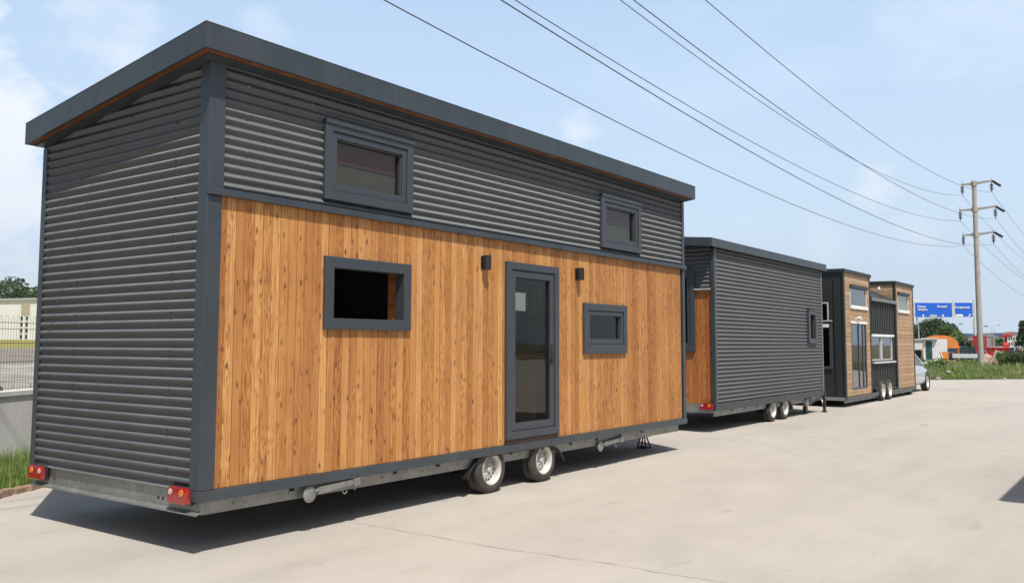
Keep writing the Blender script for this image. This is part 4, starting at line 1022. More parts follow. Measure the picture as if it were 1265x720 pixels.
for i in range(30000):
    s = rnd.uniform(-7, 13); o = abs(rnd.gauss(0, 2.6)) if rnd.random() < .65 else rnd.uniform(0, 8.5)
    if o > 8.6: continue
    jag = .25*math.sin(s*3.1)+.2*math.sin(s*7.7)
    if o < jag: continue
    p = vg(s, o); hh = (.14+.30*min(1, o/3.0))*rnd.uniform(.5, 1.35)*(.75+.35*math.sin(s*.9+o)+.2*math.sin(s*2.7-o*1.3))
    blades(mb, p.x, p.y, .02+o*.02, max(.08, hh), rnd.uniform(.02, .045), rnd, 1 if rnd.random() < max(.06, .28+.45*math.sin(s*1.3+2)*math.sin(o*1.1+s*.4)) else 0)
tag(mb.build('tall_grass', [M['grass'], M['dry_weed']], recalc=False), kind='stuff', label='rough green weeds and tall grass along the far edge of the concrete', cat='grass')
bl_ = ['dark leafy bush at the right edge of the weedy verge', 'round bush beside the fallen log on the verge', 'low bush at the foot of the power pole', 'pale green bush beside the silver car at the left end of the verge', 'wide bush at the far right end of the verge']
for i, (px, d, h, r, lm) in enumerate(((1258, 54, 1.15, 1.5, 'leaf'), (1246, 56, 1.15, 1.2, 'leaf_light'), (1196, 55, .7, 1.3, 'leaf_light'), (1157, 47, .85, .9, 'leaf_light'), (1275, 53, 1.5, 1.8, 'leaf_dark'))):
    shrub(bl_[i], spot(px, d), h, r, M[lm], 2200, .085, 60+i, 'bush', 'bushes on the verge')
rock('pale flat stone at the left end of the verge edge, beside the car', vg(.45, .1, .06), (.18, .14, .06), 1, group='stones at the verge edge')
rock('longer pale slab lying in the weeds behind the verge edge', vg(2.0, 1.3, .30), (.26, .14, .06), 2, group='stones at the verge edge')
rock('small pale stone on the concrete edge below the pole', vg(3.9, -.15, .02), (.15, .1, .05), 3, group='stones at the verge edge')

# ------------------------------------------------------------------ power pole and lines
PX_, PY_ = 57.37, 8.50
pole = thing('power_pole', 'tall round concrete power pole with three crossarms rising from the verge', 'power pole', (PX_, PY_, 0))
M['pole'] = simple('pole_concrete', (.38, .345, .30), .85, 0, .12, 3, .3)
m = MB(); m.tube([(0, 0, -.1), (0, 0, 3.5), (0, 0, 7), (0, 0, 11.02)], .172, n=20, r2=.118); m.build('shaft', [M['pole']], pole)
M['insul'] = simple('brown_insulator', (.035, .028, .03), .3)
az = 181.6053*math.pi/180
wd = Vector((math.cos(az), math.sin(az), 0))
ATT = {'LB': (57.35, 9.17, 7.41, -.10994, .0016255), 'RB': (57.39, 7.60, 7.40, -.11539, .0016503), 'LM': (57.35, 9.29, 8.89, -.11866, .0016807),
       'RM': (57.40, 7.45, 8.88, -.12442, .0016936), 'LT': (57.35, 9.13, 10.40, -.14542, .0021005), 'RT': (57.39, 7.59, 10.43, -.13895, .0018148)}
for zc, kL, kR in ((7.41, 'LB', 'RB'), (8.89, 'LM', 'RM'), (10.41, 'LT', 'RT')):
    yl, yr = ATT[kL][1]-PY_, ATT[kR][1]-PY_
    a = MB(); za = zc+.60
    a.hexa([(-.06, yr-.05, za+.06), (.06, yr-.05, za+.06), (.07, 0, za-.06), (-.07, 0, za-.06), (-.06, yr-.05, za+.14), (.06, yr-.05, za+.14), (.07, 0, za+.08), (-.07, 0, za+.08)])
    a.hexa([(-.07, 0.001, za-.06), (.07, 0.001, za-.06), (.06, yl+.05, za-.02), (-.06, yl+.05, za-.02), (-.07, 0.001, za+.08), (.07, 0.001, za+.08), (.06, yl+.05, za+.06), (-.06, yl+.05, za+.06)])
    a.tube([(0, 0, za-.14), (0, 0, za+.16)], .16, n=20)
    for y in (yl, yr): a.tube([(0, y, za), (0, y, za+.24)], .02, n=6)
    ao = a.build('crossarm', [M['pole']], pole)
    for y in (yl, yr):
        i_ = MB(); zt = za
        prof = []
        for k in range(3):
            z = -.10-.13*k; prof += [(.03, z), (.10, z-.03), (.105, z-.07), (.03, z-.09)]
        i_.lathe([(.02, 0)]+prof+[(.02, -.6)], (0, y, zt), axis='Z', n=12); i_.build('insulator', [M['insul']], ao)
    y = yr
    s = MB(); s.tube([(.15, y-.05, za+.08), (.9, y-.32, za-.10)], .075, n=10); s.tube([(0, y, za+.10), (.15, y-.05, za+.08)], .02, n=6); s.build('strain_insulator', [M['insul']], ao)
M['wire'] = simple('power_line_wire', (.10, .10, .11), .5, .3)
wl_ = {'LB': 'lowest power line, from the left insulator of the bottom crossarm', 'RB': 'power line from the right insulator of the bottom crossarm', 'LM': 'power line from the left insulator of the middle crossarm',
       'RM': 'power line from the right insulator of the middle crossarm', 'LT': 'power line from the left insulator of the top crossarm', 'RT': 'topmost power line, from the right insulator of the top crossarm'}
for k, (x, y, z, a, b_) in ATT.items():
    w = MB(); P0 = Vector((x, y, z))
    pts = [P0+wd*s+Vector((0, 0, a*s+b_*s*s)) for s in [i*1.7 for i in range(51)]]
    w.tube(pts, .009, n=5, caps=False)
    sp = 74.0; a2 = -4*2.3/sp; bb = 4*2.3/sp/sp
    pts = [P0+Vector((math.cos(R_(-1.2)), math.sin(R_(-1.2)), 0))*s+Vector((0, 0, a2*s+bb*s*s)) for s in [i*2.0 for i in range(38)]]
    w.tube(pts, .009, n=5, caps=False)
    tag(w.build('power_line', [M['wire']]), wl_[k], 'power line', 'power lines hung on the concrete pole')

# ------------------------------------------------------------------ road sign gantry
M['sign_blue'] = simple('sign_blue', (.012, .12, .62), .45, 0, .04, 2)
gd = 140
p0 = at(1131, 425, gd); p1 = at(1204, 425, gd); p0.z = p1.z = 0; dg = (p1-p0).normalized(); mpp = (p1-p0).length/73
gz = lambda py: at(1167, py, gd).z
gan = thing('road_sign_gantry', 'blue overhead motorway sign gantry with two panels, above the trees and trucks', 'road sign', tuple(p0), math.atan2(dg.y, dg.x))
def gtext(txt, u, z, size, parent):
    cu = bpy.data.curves.new('lettering', 'FONT'); cu.body = txt; cu.size = size; cu.extrude = .01; cu.offset = .012
    ob = bpy.data.objects.new('lettering', cu); COL.objects.link(ob)
    dgp = bpy.context.evaluated_depsgraph_get(); me = bpy.data.meshes.new_from_object(ob.evaluated_get(dgp))
    COL.objects.unlink(ob); bpy.data.objects.remove(ob)
    me.materials.clear(); me.materials.append(M['white'])
    o = bpy.data.objects.new('lettering', me); COL.objects.link(o); o.parent = parent; o.rotation_euler = (math.pi/2, 0, 0); o.location = (u*mpp, -.10, z)
for u0, u1, y0, y1 in ((0, 47.3, 373.0, 392.3), (49.3, 72.8, 372.8, 391.8)):
    m = MB(); z0, z1 = gz(y1), gz(y0)
    m.box(u0*mpp, u1*mpp, -.02, .06, z0, z1); so = m.build('sign_panel', [M['white']], gan)
    m = MB(); m.box(u0*mpp+.09, u1*mpp-.09, -.035, -.021, z0+.09, z1-.09); m.build('blue_face', [M['sign_blue']], so)
    if u0 == 0:
        gtext('Düzce', 3.4, gz(379.8), .52, so); gtext('Ankara', 3.9, gz(383.5), .52, so); gtext('Kocaeli', 28.0, gz(379.6), .52, so)
        m = MB()
        for uc in (10.7, 35.0):
            q = gz(391.2); m.prism([(uc*mpp, q), (uc*mpp+.24, q+.24), (uc*mpp+.09, q+.22), (uc*mpp+.09, q+.38), (uc*mpp-.09, q+.38), (uc*mpp-.09, q+.22), (uc*mpp-.24, q+.24)], -.07, -.036)
        m.build('arrow', [M['white']], so)
        m = MB(); m.box(19*mpp, 27.5*mpp, -.06, -.036, gz(391), gz(388.6)); m.build('route_plate', [M['blind']], so)
    else:
        gtext('Karapürçek', 50.0, gz(380.6), .50, so)
        m = MB(); m.box(50.4*mpp, 59.6*mpp, -.06, -.036, gz(390.7), gz(388.0)); m.build('route_plate', [M['white']], so)
        m = MB(); a_ = Vector((66.2*mpp, gz(390.6))); d_ = Vector((.75, .66)).normalized(); n_ = Vector((-d_.y, d_.x)); le = .55
        pl = [a_+n_*.06, a_+d_*le*.65+n_*.06, a_+d_*le*.62+n_*.2, a_+d_*le, a_+d_*le*.62-n_*.2, a_+d_*le*.65-n_*.06, a_-n_*.06]
        m.prism([(q.x, q.y) for q in pl], -.07, -.036); m.build('arrow', [M['white']], so)
m = MB()
for z in (gz(388), gz(377)): m.tube([(-4, .25, z), (74*mpp, .25, z)], .07, n=6)
m.tube([(4*mpp, .3, 0), (4*mpp, .3, gz(376))], .13, n=10); m.tube([(75*mpp, .3, 0), (75*mpp, .3, gz(370))], .13, n=10)
m.tube([(48.3*mpp, .12, gz(393)), (48.3*mpp, .12, gz(370.5))], .05, n=6)
m.build('gantry_frame', [M['silver_trim']], gan)

# ------------------------------------------------------------------ background objects beyond the verge
def ground_box(px0, px1, ytop, d, depth, ybot=None, z0=0):
    """local frame: origin at left foot, x to the right, width, height in metres"""
    c = at((px0+px1)/2, 425, d); h = at((px0+px1)/2, ytop, d).z; c.z = 0
    n_ = Vector((c.x, c.y, 0)).normalized()           # the face is square to the line of sight, as those objects appear
    def hit(px):
        v = at(px, 425, 1); v.z = 0; return v*(c.dot(n_)/v.dot(n_))
    a, b_ = hit(px0), hit(px1)
    w = (b_-a).length
    return a, math.atan2((b_-a).y, (b_-a).x), w, h
M['orange'] = simple('orange_tarpaulin', (.78, .25, .055), .6, 0, .12, 1.2, .3)
M['orange_paint'] = simple('orange_paint', (.70, .20, .03), .45)
M['red'] = simple('red_paint', (.52, .025, .022), .5, 0, .12, 2)
M['teal_glass'] = simple('teal_glass', (.03, .09, .08), .12)
M['grey_panel'] = simple('grey_panel', (.40, .40, .40), .6, 0, .1, 3)
M['roof_white'] = simple('pale_roof', (.62, .63, .64), .6)
M['dark_green'] = simple('dark_green_paint', (.02, .05, .035), .5)
M['log'] = simple('pale_log', (.42, .33, .24), .9, 0, .2, 6, .4)

# orange tarpaulin shelter
a, rzz, w, h = ground_box(1138, 1185.5, 414, 76, 4)
sh = thing('tarpaulin_shelter', 'orange tarpaulin shelter on dark legs behind the white kiosk', 'shelter', tuple(a), rzz)
zb = at(1160, 430, 76).z
prof = [(0, zb), (.15, zb+.72), (.55, h-.12), (1.0, h), (w*.62, h), (w*.8, h-.15), (w-.15, h-.5), (w, zb)]
m = MB(); n = len(prof)
vs = []
for j in range(7):
    y = 4.0*j/6; sag = .05*math.sin(j*math.pi/6*3)
    vs += [(x, y, z-abs(sag)*(.6 if 0 < i < n-1 else 0)) for i, (x, z) in enumerate(prof)]
fs = [(j*n+i, j*n+i+1, (j+1)*n+i+1, (j+1)*n+i) for j in range(6) for i in range(n-1)]
fs += [tuple(range(n))]
m.add(vs, fs, 0, False); m.build('tarpaulin', [M['orange']], sh)
for x in (.1, w*.33, w*.66, w-.1):
    for y in (.05, 3.9): MB().tube([(x, y, 0), (x, y, zb+.05)], .05, n=8).build('leg', [M['orange_paint']], sh)
# white kiosk with teal door
a, rzz, w, h = ground_box(1140, 1170, 419, 63, 2.4)
ks = thing('kiosk', 'small white site kiosk with a tall teal glass door, beyond the silver car', 'kiosk', tuple(a), rzz)
m = MB(); m.box(0, w, 0, 2.2, 0, h); m.build('wall', [M['white']], ks, bevel=.02)
m = MB(); m.box(-.1, w*.62, -.25, 2.3, h+.002, h+.10); m.build('roof', [M['roof_white']], ks)
m = MB(); m.box(w*.12, w*.38, -.03, -.002, .55, h-.12); m.build('door', [M['teal_glass']], ks)
m = MB(); m.box(-.12, w*.75, -.20, -.031, .30, .42); m.build('ledge', [M['roof_white']], ks)
# white guard house with opening
a, rzz, w, h = ground_box(1118, 1139.5, 420, 66, 2.4)
gh_ = thing('guard_house', 'white guard house with a dark framed opening, just left of the kiosk', 'guard house', tuple(a), rzz)
zo0, zo1 = at(1130, 443, 66).z, at(1130, 432, 66).z
m = MB()
for r in split_rects(0, w, 0, h, [(w*.55, w*.92, max(.3, zo0), zo1)]): m.box(r[0], r[1], 0, .12, r[2], r[3])
m.box(0, .12, .121, 2.2, 0, h); m.box(w-.12, w, .121, 2.2, 0, h); m.box(.121, w-.121, 2.1, 2.2, 0, h); m.build('wall', [M['white']], gh_)
m = MB(); m.box(-.1, w+.1, -.1, 2.3, h+.002, h+.08); m.build('roof', [M['roof_white']], gh_)
m = MB(); wframe(m, FY(0), w*.55, w*.92, max(.3, zo0), zo1, .08, -.05, .03); wo = m.build('window', [M['black_plastic']], gh_)
m = MB(); wbox(m, FY(0), w*.56, w*.91, -.03, -.02, max(.3, zo0)+.05, zo1-.05); m.build('pane', [M['glass_car']], wo)
# orange warning board leaning
a, rzz, w, h = ground_box(1160, 1171.5, 434.5, 58, .3)
ob = thing('warning_board', 'orange triangular board leaning in front of the kiosk', 'board', tuple(a), rzz)
m = MB(); m.prism([(0, h), (w, h), (w*.95, .25), (w*.45, .2)], -.03, .02); m.build('board', [M['orange']], ob)
m = MB(); m.tube([(.02, -.06, h+.1), (w*.75, -.08, 0)], .035, n=6); m.tube([(w*.9, .05, 0), (w*.9, .05, h)], .03, n=6); m.build('strut', [M['white']], ob)
# trees behind on the right
tr = [(1138, 398, 118, 5.2, 'leaf_dark', 'dark tree just right of the farthest tiny house'), (1150, 394, 122, 4.4, 'leaf', 'tall green tree under the left sign panel'), (1162, 393, 116, 4.6, 'leaf_dark', 'dark round tree under the middle of the big sign panel'),
      (1172, 399, 112, 3.6, 'leaf', 'mid green tree at the right end of the tree clump'), (1178, 409, 100, 2.2, 'leaf_light', 'low light green tree beside the orange shelter'), (1128, 400, 116, 5, 'leaf_dark', 'dark tree hidden behind the farthest tiny house')]
for i, (px, yt, d, r, lm, lb) in enumerate(tr):
    tree(lb, spot(px, d), at(px, yt, d).z, r*.62, M[lm], 4200, .19, 80+i, group='trees below the road sign', zlow=.2)
a = at(1236, 425, 130); tree('low green tree left of the red canopy', spot(1231, 130), at(1231, 417, 130).z, 1.6, M['leaf'], 500, .35, 95)
a = at(1188, 425, 110); tree('small green tree in front of the white hall', spot(1192, 92), at(1192, 416, 92).z, .9, M['leaf_dark'], 400, .25, 96)
tree('dark conifer at the right edge of the photo', spot(1264, 100), at(1264, 397, 100).z, 1.25, M['leaf_dark'], 1500, .22, 97, conical=True, zlow=.1, name='conifer')
# white hall with blue-grey roof
def hall(px0, px1, ytop, d, depth, label, wallm, roofm, extra=None):
    a, rzz, w, h = ground_box(px0, px1, ytop, d, depth)
    t = thing('warehouse', label, 'building', tuple(a), rzz)
    m = MB(); m.box(0, w, 0, depth, 0, h-.5); m.build('wall', [wallm], t)
    m = MB(); m.prism([(-.2, h-.498), (w+.2, h-.498), (w+.1, h-.1), (w*.5, h), (-.1, h-.1)], -.2, depth+.2); m.build('roof', [roofm], t)
    return t, w, h
M['blue_roof'] = simple('slate_blue_roof', (.10, .16, .26), .5)
t, w, h = hall(1184, 1203, 411.5, 150, 18, 'pale warehouse with a dark blue roof edge between the shelter and the pole', M['roof_white'], M['blue_roof'])
m = MB(); m.box(w*.55, w*.85, -.05, -.002, 0, 1.6); m.build('door', [M['grey_panel']], t)
for k in range(4): MB().box(w*(.08+.12*k), w*(.15+.12*k), -.04, -.002, h*.5, h*.66).build('window', [M['teal_glass']], t)
t, w, h = hall(1242, 1259, 409.5, 190, 14, 'white building with a pale red roof line behind the red canopy', M['white'], simple('faded_red_roof', (.45, .20, .17), .7))
for k in range(5):
    for z in (h*.35, h*.6): MB().box(w*(.06+.18*k), w*(.17+.18*k), -.04, -.002, z, z+.6).build('window', [M['teal_glass']], t)
t, w, h = hall(1252, 1275, 420, 120, 8, 'low building with a beige roof beneath the conifer', M['cream'], M['beige'])
for k in range(3): MB().box(w*(.1+.3*k), w*(.25+.3*k), -.04, -.002, .5, 1.1).build('window', [M['teal_glass']], t)
# small stacked white house left of pole
t, w, h = hall(1193, 1204, 419, 118, 8, 'small white house with a reddish roof just left of the red container', M['white'], simple('terracotta_roof', (.38, .17, .12), .8))
MB().box(w*.3, w*.6, -.04, -.002, .6, 1.5).build('window', [M['teal_glass']], t)
# containers
def container(px0, px1, ytop, d, label, mat, depth=2.4, ybot=None):
    a, rzz, w, h = ground_box(px0, px1, ytop, d, depth); zb = at(px0, ybot, d).z if ybot else .1
    t = thing('shipping_container', label, 'container', tuple(a), rzz)
    m = MB(); x = .08
    m.box(0, .08, 0, depth, 0, h); m.box(w-.08, w, 0, depth, 0, h); m.box(.081, w-.081, 0, .08, h-.1, h); m.box(.081, w-.081, 0, .08, 0, .12); m.box(.081, w-.081, .1, depth, h-.08, h-.02)
    while x < w-.09:
        e = min(x+.10, w-.08); m.box(x, e, .03 if int(x*10) % 2 else .06, .12, .121, h-.101); x = e
    m.box(.081, w-.081, depth-.06, depth, .1, h-.1)
    m.build('shell', [mat], t)
    m = MB()
    for k in (.62, .74, .86): m.tube([(w*k, .0, .15), (w*k, .0, h-.15)], .02, n=6)
    m.build('door_bars', [M['grey_panel']], t)
    return t
container(1202, 1219, 414.5, 92, 'tall red container half hidden behind the power pole', M['red'])
container(1218.6, 1229.5, 414.5, 93, 'light grey container right of the power pole, beside the red one', M['grey_panel'])
# red skip / trailer
a, rzz, w, h = ground_box(1218.5, 1247, 429, 70, 2.2)
sk = thing('skip_container', 'open red skip with ribbed sides behind the fallen log', 'skip', tuple(a), rzz)
m = MB(); m.hexa([(0.1, 0, .25), (w-.1, 0, .25), (w-.1, 2, .25), (.1, 2, .25), (0, 0, h), (w, 0, h), (w, 2, h), (0, 2, h)])
x = .2
while x < w-.2: m.box(x, x+.08, -.06, -.005, .3, h-.08); x += .45
m.box(-.05, w+.05, -.08, .0-.006, h-.08, h+.02); m.build('body', [M['red']], sk)
m = MB(); m.box(w*.72, w*.98, .3, 1.8, h+.025, h+.2); m.hexa([(w*.72, .3, h+.201), (w*.98, .3, h+.201), (w*.98, 1.8, h+.201), (w*.72, 1.8, h+.201), (w*.78, .5, h+.4), (w*.94, .5, h+.4), (w*.94, 1.5, h+.4), (w*.78, 1.5, h+.4)]); m.build('load', [M['red']], sk)
for x in (.6, w-.6): MB().tube([(x, -.02, .24), (x, 2.02, .24)], .24, n=16).build('roller', [M['rubber']], sk)
# canopy
a, rzz, w, h = ground_box(1234, 1251, 413, 118, 5)
cp = thing('station_canopy', 'flat red roofed filling station canopy on a red column', 'canopy', tuple(a), rzz)
m = MB(); m.box(0, w, 0, 5, h-.33, h); m.build('roof', [M['red']], cp, bevel=.03)
m = MB(); m.box(-.55, w*.32, -.02, 3.6, h-.12, h+.22); m.build('fascia', [M['blue_roof']], cp)
m = MB(); m.box(w*.44, w*.62, 2, 2.8, 0, h-.335); m.build('column', [M['red']], cp)
# fence panels/gate, guard rail
a, rzz, w, h = ground_box(1186, 1204, 428.5, 74, .1)
gf = thing('yard_gate', 'dark green tubular gate left of the power pole', 'gate', tuple(a), rzz)
m = MB()
for z in (.15, h*.5, h): m.tube([(0, 0, z), (w, 0, z)], .03, n=6)
for k in range(4): m.tube([(w*k/3, 0, 0), (w*k/3, 0, h)], .04, n=6)
m.build('gate_frame', [M['dark_green']], gf)
m = MB()
for k in range(24): m.tube([(w*k/24, .02, .15), (w*k/24, .02, h)], .008, n=4)
m.build('bars', [M['dark_green']], gf)
a, rzz, w, h = ground_box(1176, 1219, 437, 61, .1)
gr = thing('guard_rail', 'pale horizontal guard rail running behind the weeds to the pole', 'guard rail', tuple(a), rzz)
m = MB(); m.prism([(0, h-.28), (.05, h-.22), (.0, h-.15), (.05, h-.07), (0, h)], 0, w, axis='X'); m.build('rail', [M['roof_white']], gr)
for k in range(4): MB().box(w*(.05+.3*k), w*(.05+.3*k)+.08, .05, .12, 0, h).build('post', [M['grey_panel']], gr)
# leaning post, logs, rubble
p = spot(1219, 55.5); q = at(1232, 433, 55.5)
m = MB(); m.tube([(p.x, p.y, .1), (q.x, q.y, q.z)], .07, n=8, r2=.10); tag(m.build('leaning_post', [M['log']]), 'weathered wooden post leaning to the right beside the power pole', 'post')
p, q = at(1231, 436, 57), at(1248, 441.5, 57)
m = MB(); m.tube([tuple(p), tuple(p.lerp(q, .5)+Vector((0, 0, .04))), tuple(q)], .17, n=10, r2=.12); tag(m.build('fallen_log', [M['log']]), 'thick pale log lying across the rubble heap', 'log')
M['pink_rubble'] = simple('pinkish_rubble', (.42, .30, .25), .9, 0, .2, 4, .4)
for i, (px, py, d, s) in enumerate(((1219, 441, 57, (.55, .4, .3)), (1226, 444, 57.5, (.6, .5, .35)), (1234, 443, 58, (.7, .5, .4)), (1214, 446, 56.5, (.4, .4, .3)))):
    q = at(px, py, d)
    rock(['reddish rubble lump right of the pole base', 'reddish rubble lump under the leaning post', 'largest reddish rubble lump under the fallen log', 'smallest reddish rubble lump at the pole base'][i], (q.x, q.y, q.z-.1), s, 30+i, 'pink_rubble', 'rubble', 'rubble', 'rubble heap by the pole')
# red and white barrier at right edge
a, rzz, w, h = ground_box(1257, 1268, 430, 62, .2)
br_ = thing('barrier', 'red and white barrier frame at the right edge of the verge', 'barrier', tuple(a), rzz)
m = MB()
for i in range(6): m.box(w*i/6, w*(i+1)/6-.002, -.03, .03, h-.16, h, i % 2)
for x in (.05, w*.45, w-.1): m.box(x, x+.07, -.028, .028, 0, h-.162, 0)
m.build('frame', [M['red'], M['white']], br_)
# cars far away
car('white car parked behind the verge near the right edge', tuple(spot(1253, 80)), R_(-20), (.75, .75, .74), 'cars beyond the verge')
car('pale blue car beneath the grey container', tuple(spot(1229, 88)), R_(10), (.40, .46, .55), 'cars beyond the verge')
car('dark grey car between the orange shelter and the gate', tuple(spot(1187, 84)), R_(-30), (.08, .09, .10), 'cars beyond the verge')
# street lamps and thin distant poles
def lamp(label, px, ytop, d, arm=1, r=.07):
    b0 = spot(px, d); h = at(px, ytop, d).z
    t = thing('street_lamp', label, 'street lamp', tuple(b0), -.62, 'distant street lamps')
    MB().tube([(0, 0, 0), (0, 0, h)], r, n=8, r2=r*.55).build('mast', [M['grey_panel']], t)
    m = MB(); m.tube([(0, 0, h-.02), (arm*.5, 0, h+.12), (arm, 0, h+.12)], r*.5, n=6); m.build('arm', [M['grey_panel']], t)
    m = MB(); m.box(min(arm, arm*1.5), max(arm, arm*1.5), -.14, .14, h+.05, h+.18); m.build('lamp_head', [M['dark']], t)
lamp('thin lamp post behind the orange shelter right of the tree clump', 1180.5, 401, 150)
lamp('lamp post rising left of the red canopy with a dark head', 1226, 404, 130, -.9, .05)
lamp('lamp post in front of the trees beside the farthest tiny house', 1135.3, 397, 108, .6, .11)
lamp('slim lamp post just left of the concrete pole', 1203, 396, 160, .8)
lamp('slim lamp post right of the concrete pole in front of the hills', 1229, 402, 210, 1.2)

# hills
def hills(name, d, pts, mat, thick=600):
    m = MB(); vs = []
    for px, py in pts:
        p = at(px, py, d); q = at(px, py, d+thick); vs += [(p.x, p.y, -5), tuple(p), (q.x, q.y, p.z*.8), (q.x, q.y, -5)]
    n = len(pts); fs = []
    for i in range(n-1):
        for k in range(3): fs.append((4*i+k, 4*i+4+k, 4*i+5+k, 4*i+1+k))
    m.add(vs, fs, 0, True); tag(m.build(name, [mat]), kind='structure')
M['hill'] = simple('wooded_hill', (.055, .085, .05), .95, 0, .3, .01)
rnd = random.Random(9)
hills('hills', 2600, [(x, 416.5-4.5*math.exp(-((x-1205)/50)**2)-3.0*math.exp(-((x-1238)/16)**2)+rnd.uniform(-.5, .5)-3*math.exp(-((x-600)/200)**2)) for x in range(-500, 1800, 12)], M['hill'])

# ------------------------------------------------------------------ haze
hz = MB(); hz.box(-300, 3300, -1200, 3200, -6.5, 260)
m = bpy.data.materials.new('thin_haze'); m.use_nodes = True; nt = m.node_tree; nt.nodes.clear()
o = nt.nodes.new('ShaderNodeOutputMaterial'); pv = nt.nodes.new('ShaderNodeVolumePrincipled'); pv.inputs['Color'].default_value = (.80, .90, 1, 1); pv.inputs['Density'].default_value = .00013; pv.inputs['Anisotropy'].default_value = .2
nt.links.new(pv.outputs[0], o.inputs['Volume'])
HAZE = True
if HAZE: tag(hz.build('haze', [m]), kind='stuff')

# ------------------------------------------------------------------ world, sun
SUN_EL, SAZ = 59.0, math.atan2(-.55, -.84)
W = bpy.data.worlds.new('World'); S.world = W; W.use_nodes = True; nt = W.node_tree; nt.nodes.clear()
out = nt.nodes.new('ShaderNodeOutputWorld'); bg = nt.nodes.new('ShaderNodeBackground'); sky = nt.nodes.new('ShaderNodeTexSky')
sky.sky_type = 'NISHITA'; sky.sun_disc = False; sky.sun_elevation = R_(SUN_EL); sky.sun_rotation = SAZ; sky.dust_density = 2.0; sky.air_density = 1.0; sky.ozone_density = 1.2; sky.altitude = 50
tc = nt.nodes.new('ShaderNodeTexCoord').outputs['Generated']
sep = nt.nodes.new('ShaderNodeSeparateXYZ'); nt.links.new(tc, sep.inputs[0])
zc = math_n(nt, 'MAXIMUM', sep.outputs[2], .02)
# thin veil over the whole sky, stronger low down
veil = ramp(nt, zc, [(0, (.85,)*3), (.2, (.80,)*3), (.42, (.68,)*3), (.6, (.15,)*3), (.9, (.05,)*3)])
cl = nt.nodes.new('ShaderNodeVectorMath'); cl.operation = 'DIVIDE'
cmb = nt.nodes.new('ShaderNodeCombineXYZ'); zz = math_n(nt, 'ADD', zc, .10)
for i in range(3): nt.links.new(zz, cmb.inputs[i])
nt.links.new(tc, cl.inputs[0]); nt.links.new(cmb.outputs[0], cl.inputs[1])
n1 = noise(nt, mapping(nt, cl.outputs[0], (1, 1, 1), (2.3, 5.1, 0)), .9, 8, .58)
wisps = ramp(nt, n1, [(.55, (0,)*3), (.75, (.35,)*3)])
# cumulus bank low on the left of the view
dirc = at(-30, 205, 1)-Vector((0, 0, HC)); dirc.normalize()
dt = nt.nodes.new('ShaderNodeVectorMath'); dt.operation = 'DOT_PRODUCT'; nt.links.new(tc, dt.inputs[0]); dt.inputs[1].default_value = dirc
n2 = noise(nt, mapping(nt, tc, (1, 1, 1.5), (.7, .2, .4)), 6.0, 7, .55)
nb_ = math_n(nt, 'ADD', math_n(nt, 'MULTIPLY', math_n(nt, 'SUBTRACT', dt.outputs['Value'], .9935), 42.0), math_n(nt, 'MULTIPLY', math_n(nt, 'SUBTRACT', n2, .5), 2.6))
bank = ramp(nt, nb_, [(.0, (0,)*3), (.22, (.75,)*3), (1, (.9,)*3)])
n3 = noise(nt, mapping(nt, tc, (1, 1, 2.2), (3.7, 1.2, .4)), 4.2, 6, .5)
puffs = math_n(nt, 'MULTIPLY', ramp(nt, n3, [(.60, (0,)*3), (.68, (.42,)*3)]), ramp(nt, zc, [(.0, (1,)*3), (.30, (.8,)*3), (.42, (0,)*3)]))
# veil kept full ahead, weakened in the unseen sky to cut fill light
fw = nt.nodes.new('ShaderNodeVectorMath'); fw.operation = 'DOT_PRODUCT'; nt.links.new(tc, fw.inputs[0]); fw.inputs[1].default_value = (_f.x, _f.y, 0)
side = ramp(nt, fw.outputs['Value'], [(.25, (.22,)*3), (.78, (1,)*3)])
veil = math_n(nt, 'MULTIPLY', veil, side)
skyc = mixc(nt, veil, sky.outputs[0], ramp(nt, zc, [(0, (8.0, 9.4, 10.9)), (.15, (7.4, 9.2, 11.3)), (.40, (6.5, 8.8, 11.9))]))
skyc = mixc(nt, wisps, skyc, (8.2, 9.8, 11.9))
skyc = mixc(nt, puffs, skyc, (8.9, 9.9, 11.4))
skyc = mixc(nt, bank, skyc, (9.6, 10.1, 10.9))
n4 = noise(nt, mapping(nt, tc, (1, 1, 1.6), (1.7, .9, 2.4)), 14.0, 6, .6)
def blob(px, py, rad, soft, amt, colr):
    """one soft cloud around a fixed direction; rad in degrees"""
    global skyc
    d = at(px, py, 1)-Vector((0, 0, HC)); d.normalize()
    q = nt.nodes.new('ShaderNodeVectorMath'); q.operation = 'DOT_PRODUCT'; nt.links.new(tc, q.inputs[0]); q.inputs[1].default_value = d
    ang = math_n(nt, 'ARCCOSINE', math_n(nt, 'MINIMUM', q.outputs['Value'], 1.0))
    e = math_n(nt, 'ADD', math_n(nt, 'SUBTRACT', 1.0, math_n(nt, 'DIVIDE', ang, R_(rad))), math_n(nt, 'MULTIPLY', math_n(nt, 'SUBTRACT', n4, .5), 2.2))
    skyc = mixc(nt, ramp(nt, e, [(.15, (0,)*3), (.15+soft, (amt,)*3)]), skyc, colr)
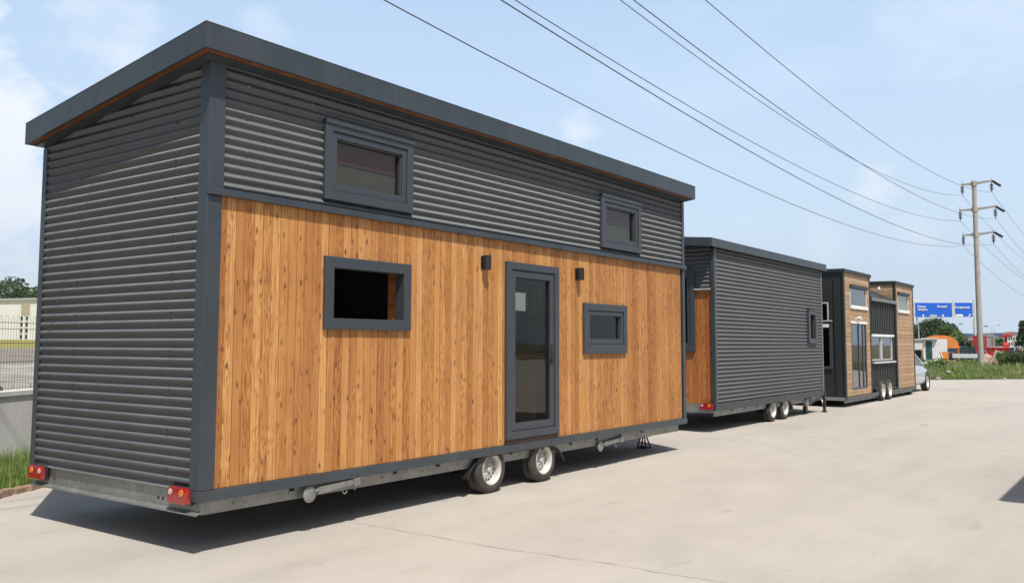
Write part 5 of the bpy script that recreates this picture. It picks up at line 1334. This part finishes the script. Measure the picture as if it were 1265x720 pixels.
blob(12, 150, 3.2, .5, .9, (9.8, 10.2, 10.9)); blob(-40, 190, 5.0, .5, .9, (9.4, 9.9, 10.8)); blob(10, 262, 3.6, .6, .8, (9.3, 9.8, 10.6))
blob(110, 15, 4.0, .9, .55, (9.0, 9.7, 10.8)); blob(165, 60, 2.6, .9, .45, (8.8, 9.6, 10.8)); blob(325, 30, 2.0, .9, .45, (8.8, 9.7, 11))
blob(710, 163, 1.7, .7, .6, (9.4, 10.0, 11)); blob(1080, 235, 2.0, .7, .5, (9.6, 10.1, 11)); blob(1130, 285, 2.2, .9, .35, (9.4, 10, 11)); blob(1020, 300, 2.4, .9, .3, (9.2, 10, 11))
blob(1210, 5, 6.0, 1.2, .6, (7.6, 8.7, 10.2))
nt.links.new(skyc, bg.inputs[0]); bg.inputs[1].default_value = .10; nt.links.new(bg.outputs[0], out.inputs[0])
sl = bpy.data.lights.new('sun', 'SUN'); sl.energy = 5.0; sl.angle = R_(.53); sl.color = (1, .955, .88)
so = bpy.data.objects.new('sun', sl); COL.objects.link(so)
ce = math.cos(R_(SUN_EL)); sd = Vector((math.sin(SAZ)*ce, math.cos(SAZ)*ce, math.sin(R_(SUN_EL))))
so.rotation_euler = sd.to_track_quat('Z', 'Y').to_euler(); so.location = (0, 0, 50)

# ------------------------------------------------------------------ camera
cd = bpy.data.cameras.new('camera'); cam = bpy.data.objects.new('camera', cd); COL.objects.link(cam)
cd.sensor_width = 36; cd.lens = 36*F/1265; cd.shift_x = 0; cd.shift_y = -(360-CY)/1265; cd.clip_start = .05; cd.clip_end = 12000
mw = Matrix(((_r3.x, _u3.x, -_f2.x, 0), (_r3.y, _u3.y, -_f2.y, 0), (_r3.z, _u3.z, -_f2.z, HC), (0, 0, 0, 1)))
cam.matrix_world = mw
S.camera = cam
S.render.engine = 'CYCLES'; S.render.resolution_x = 1024; S.render.resolution_y = 582
S.view_settings.view_transform = 'Standard'; S.view_settings.look = 'None'; S.view_settings.gamma = 1; S.view_settings.exposure = .02
S.cycles.max_bounces = 8; S.cycles.transparent_max_bounces = 12
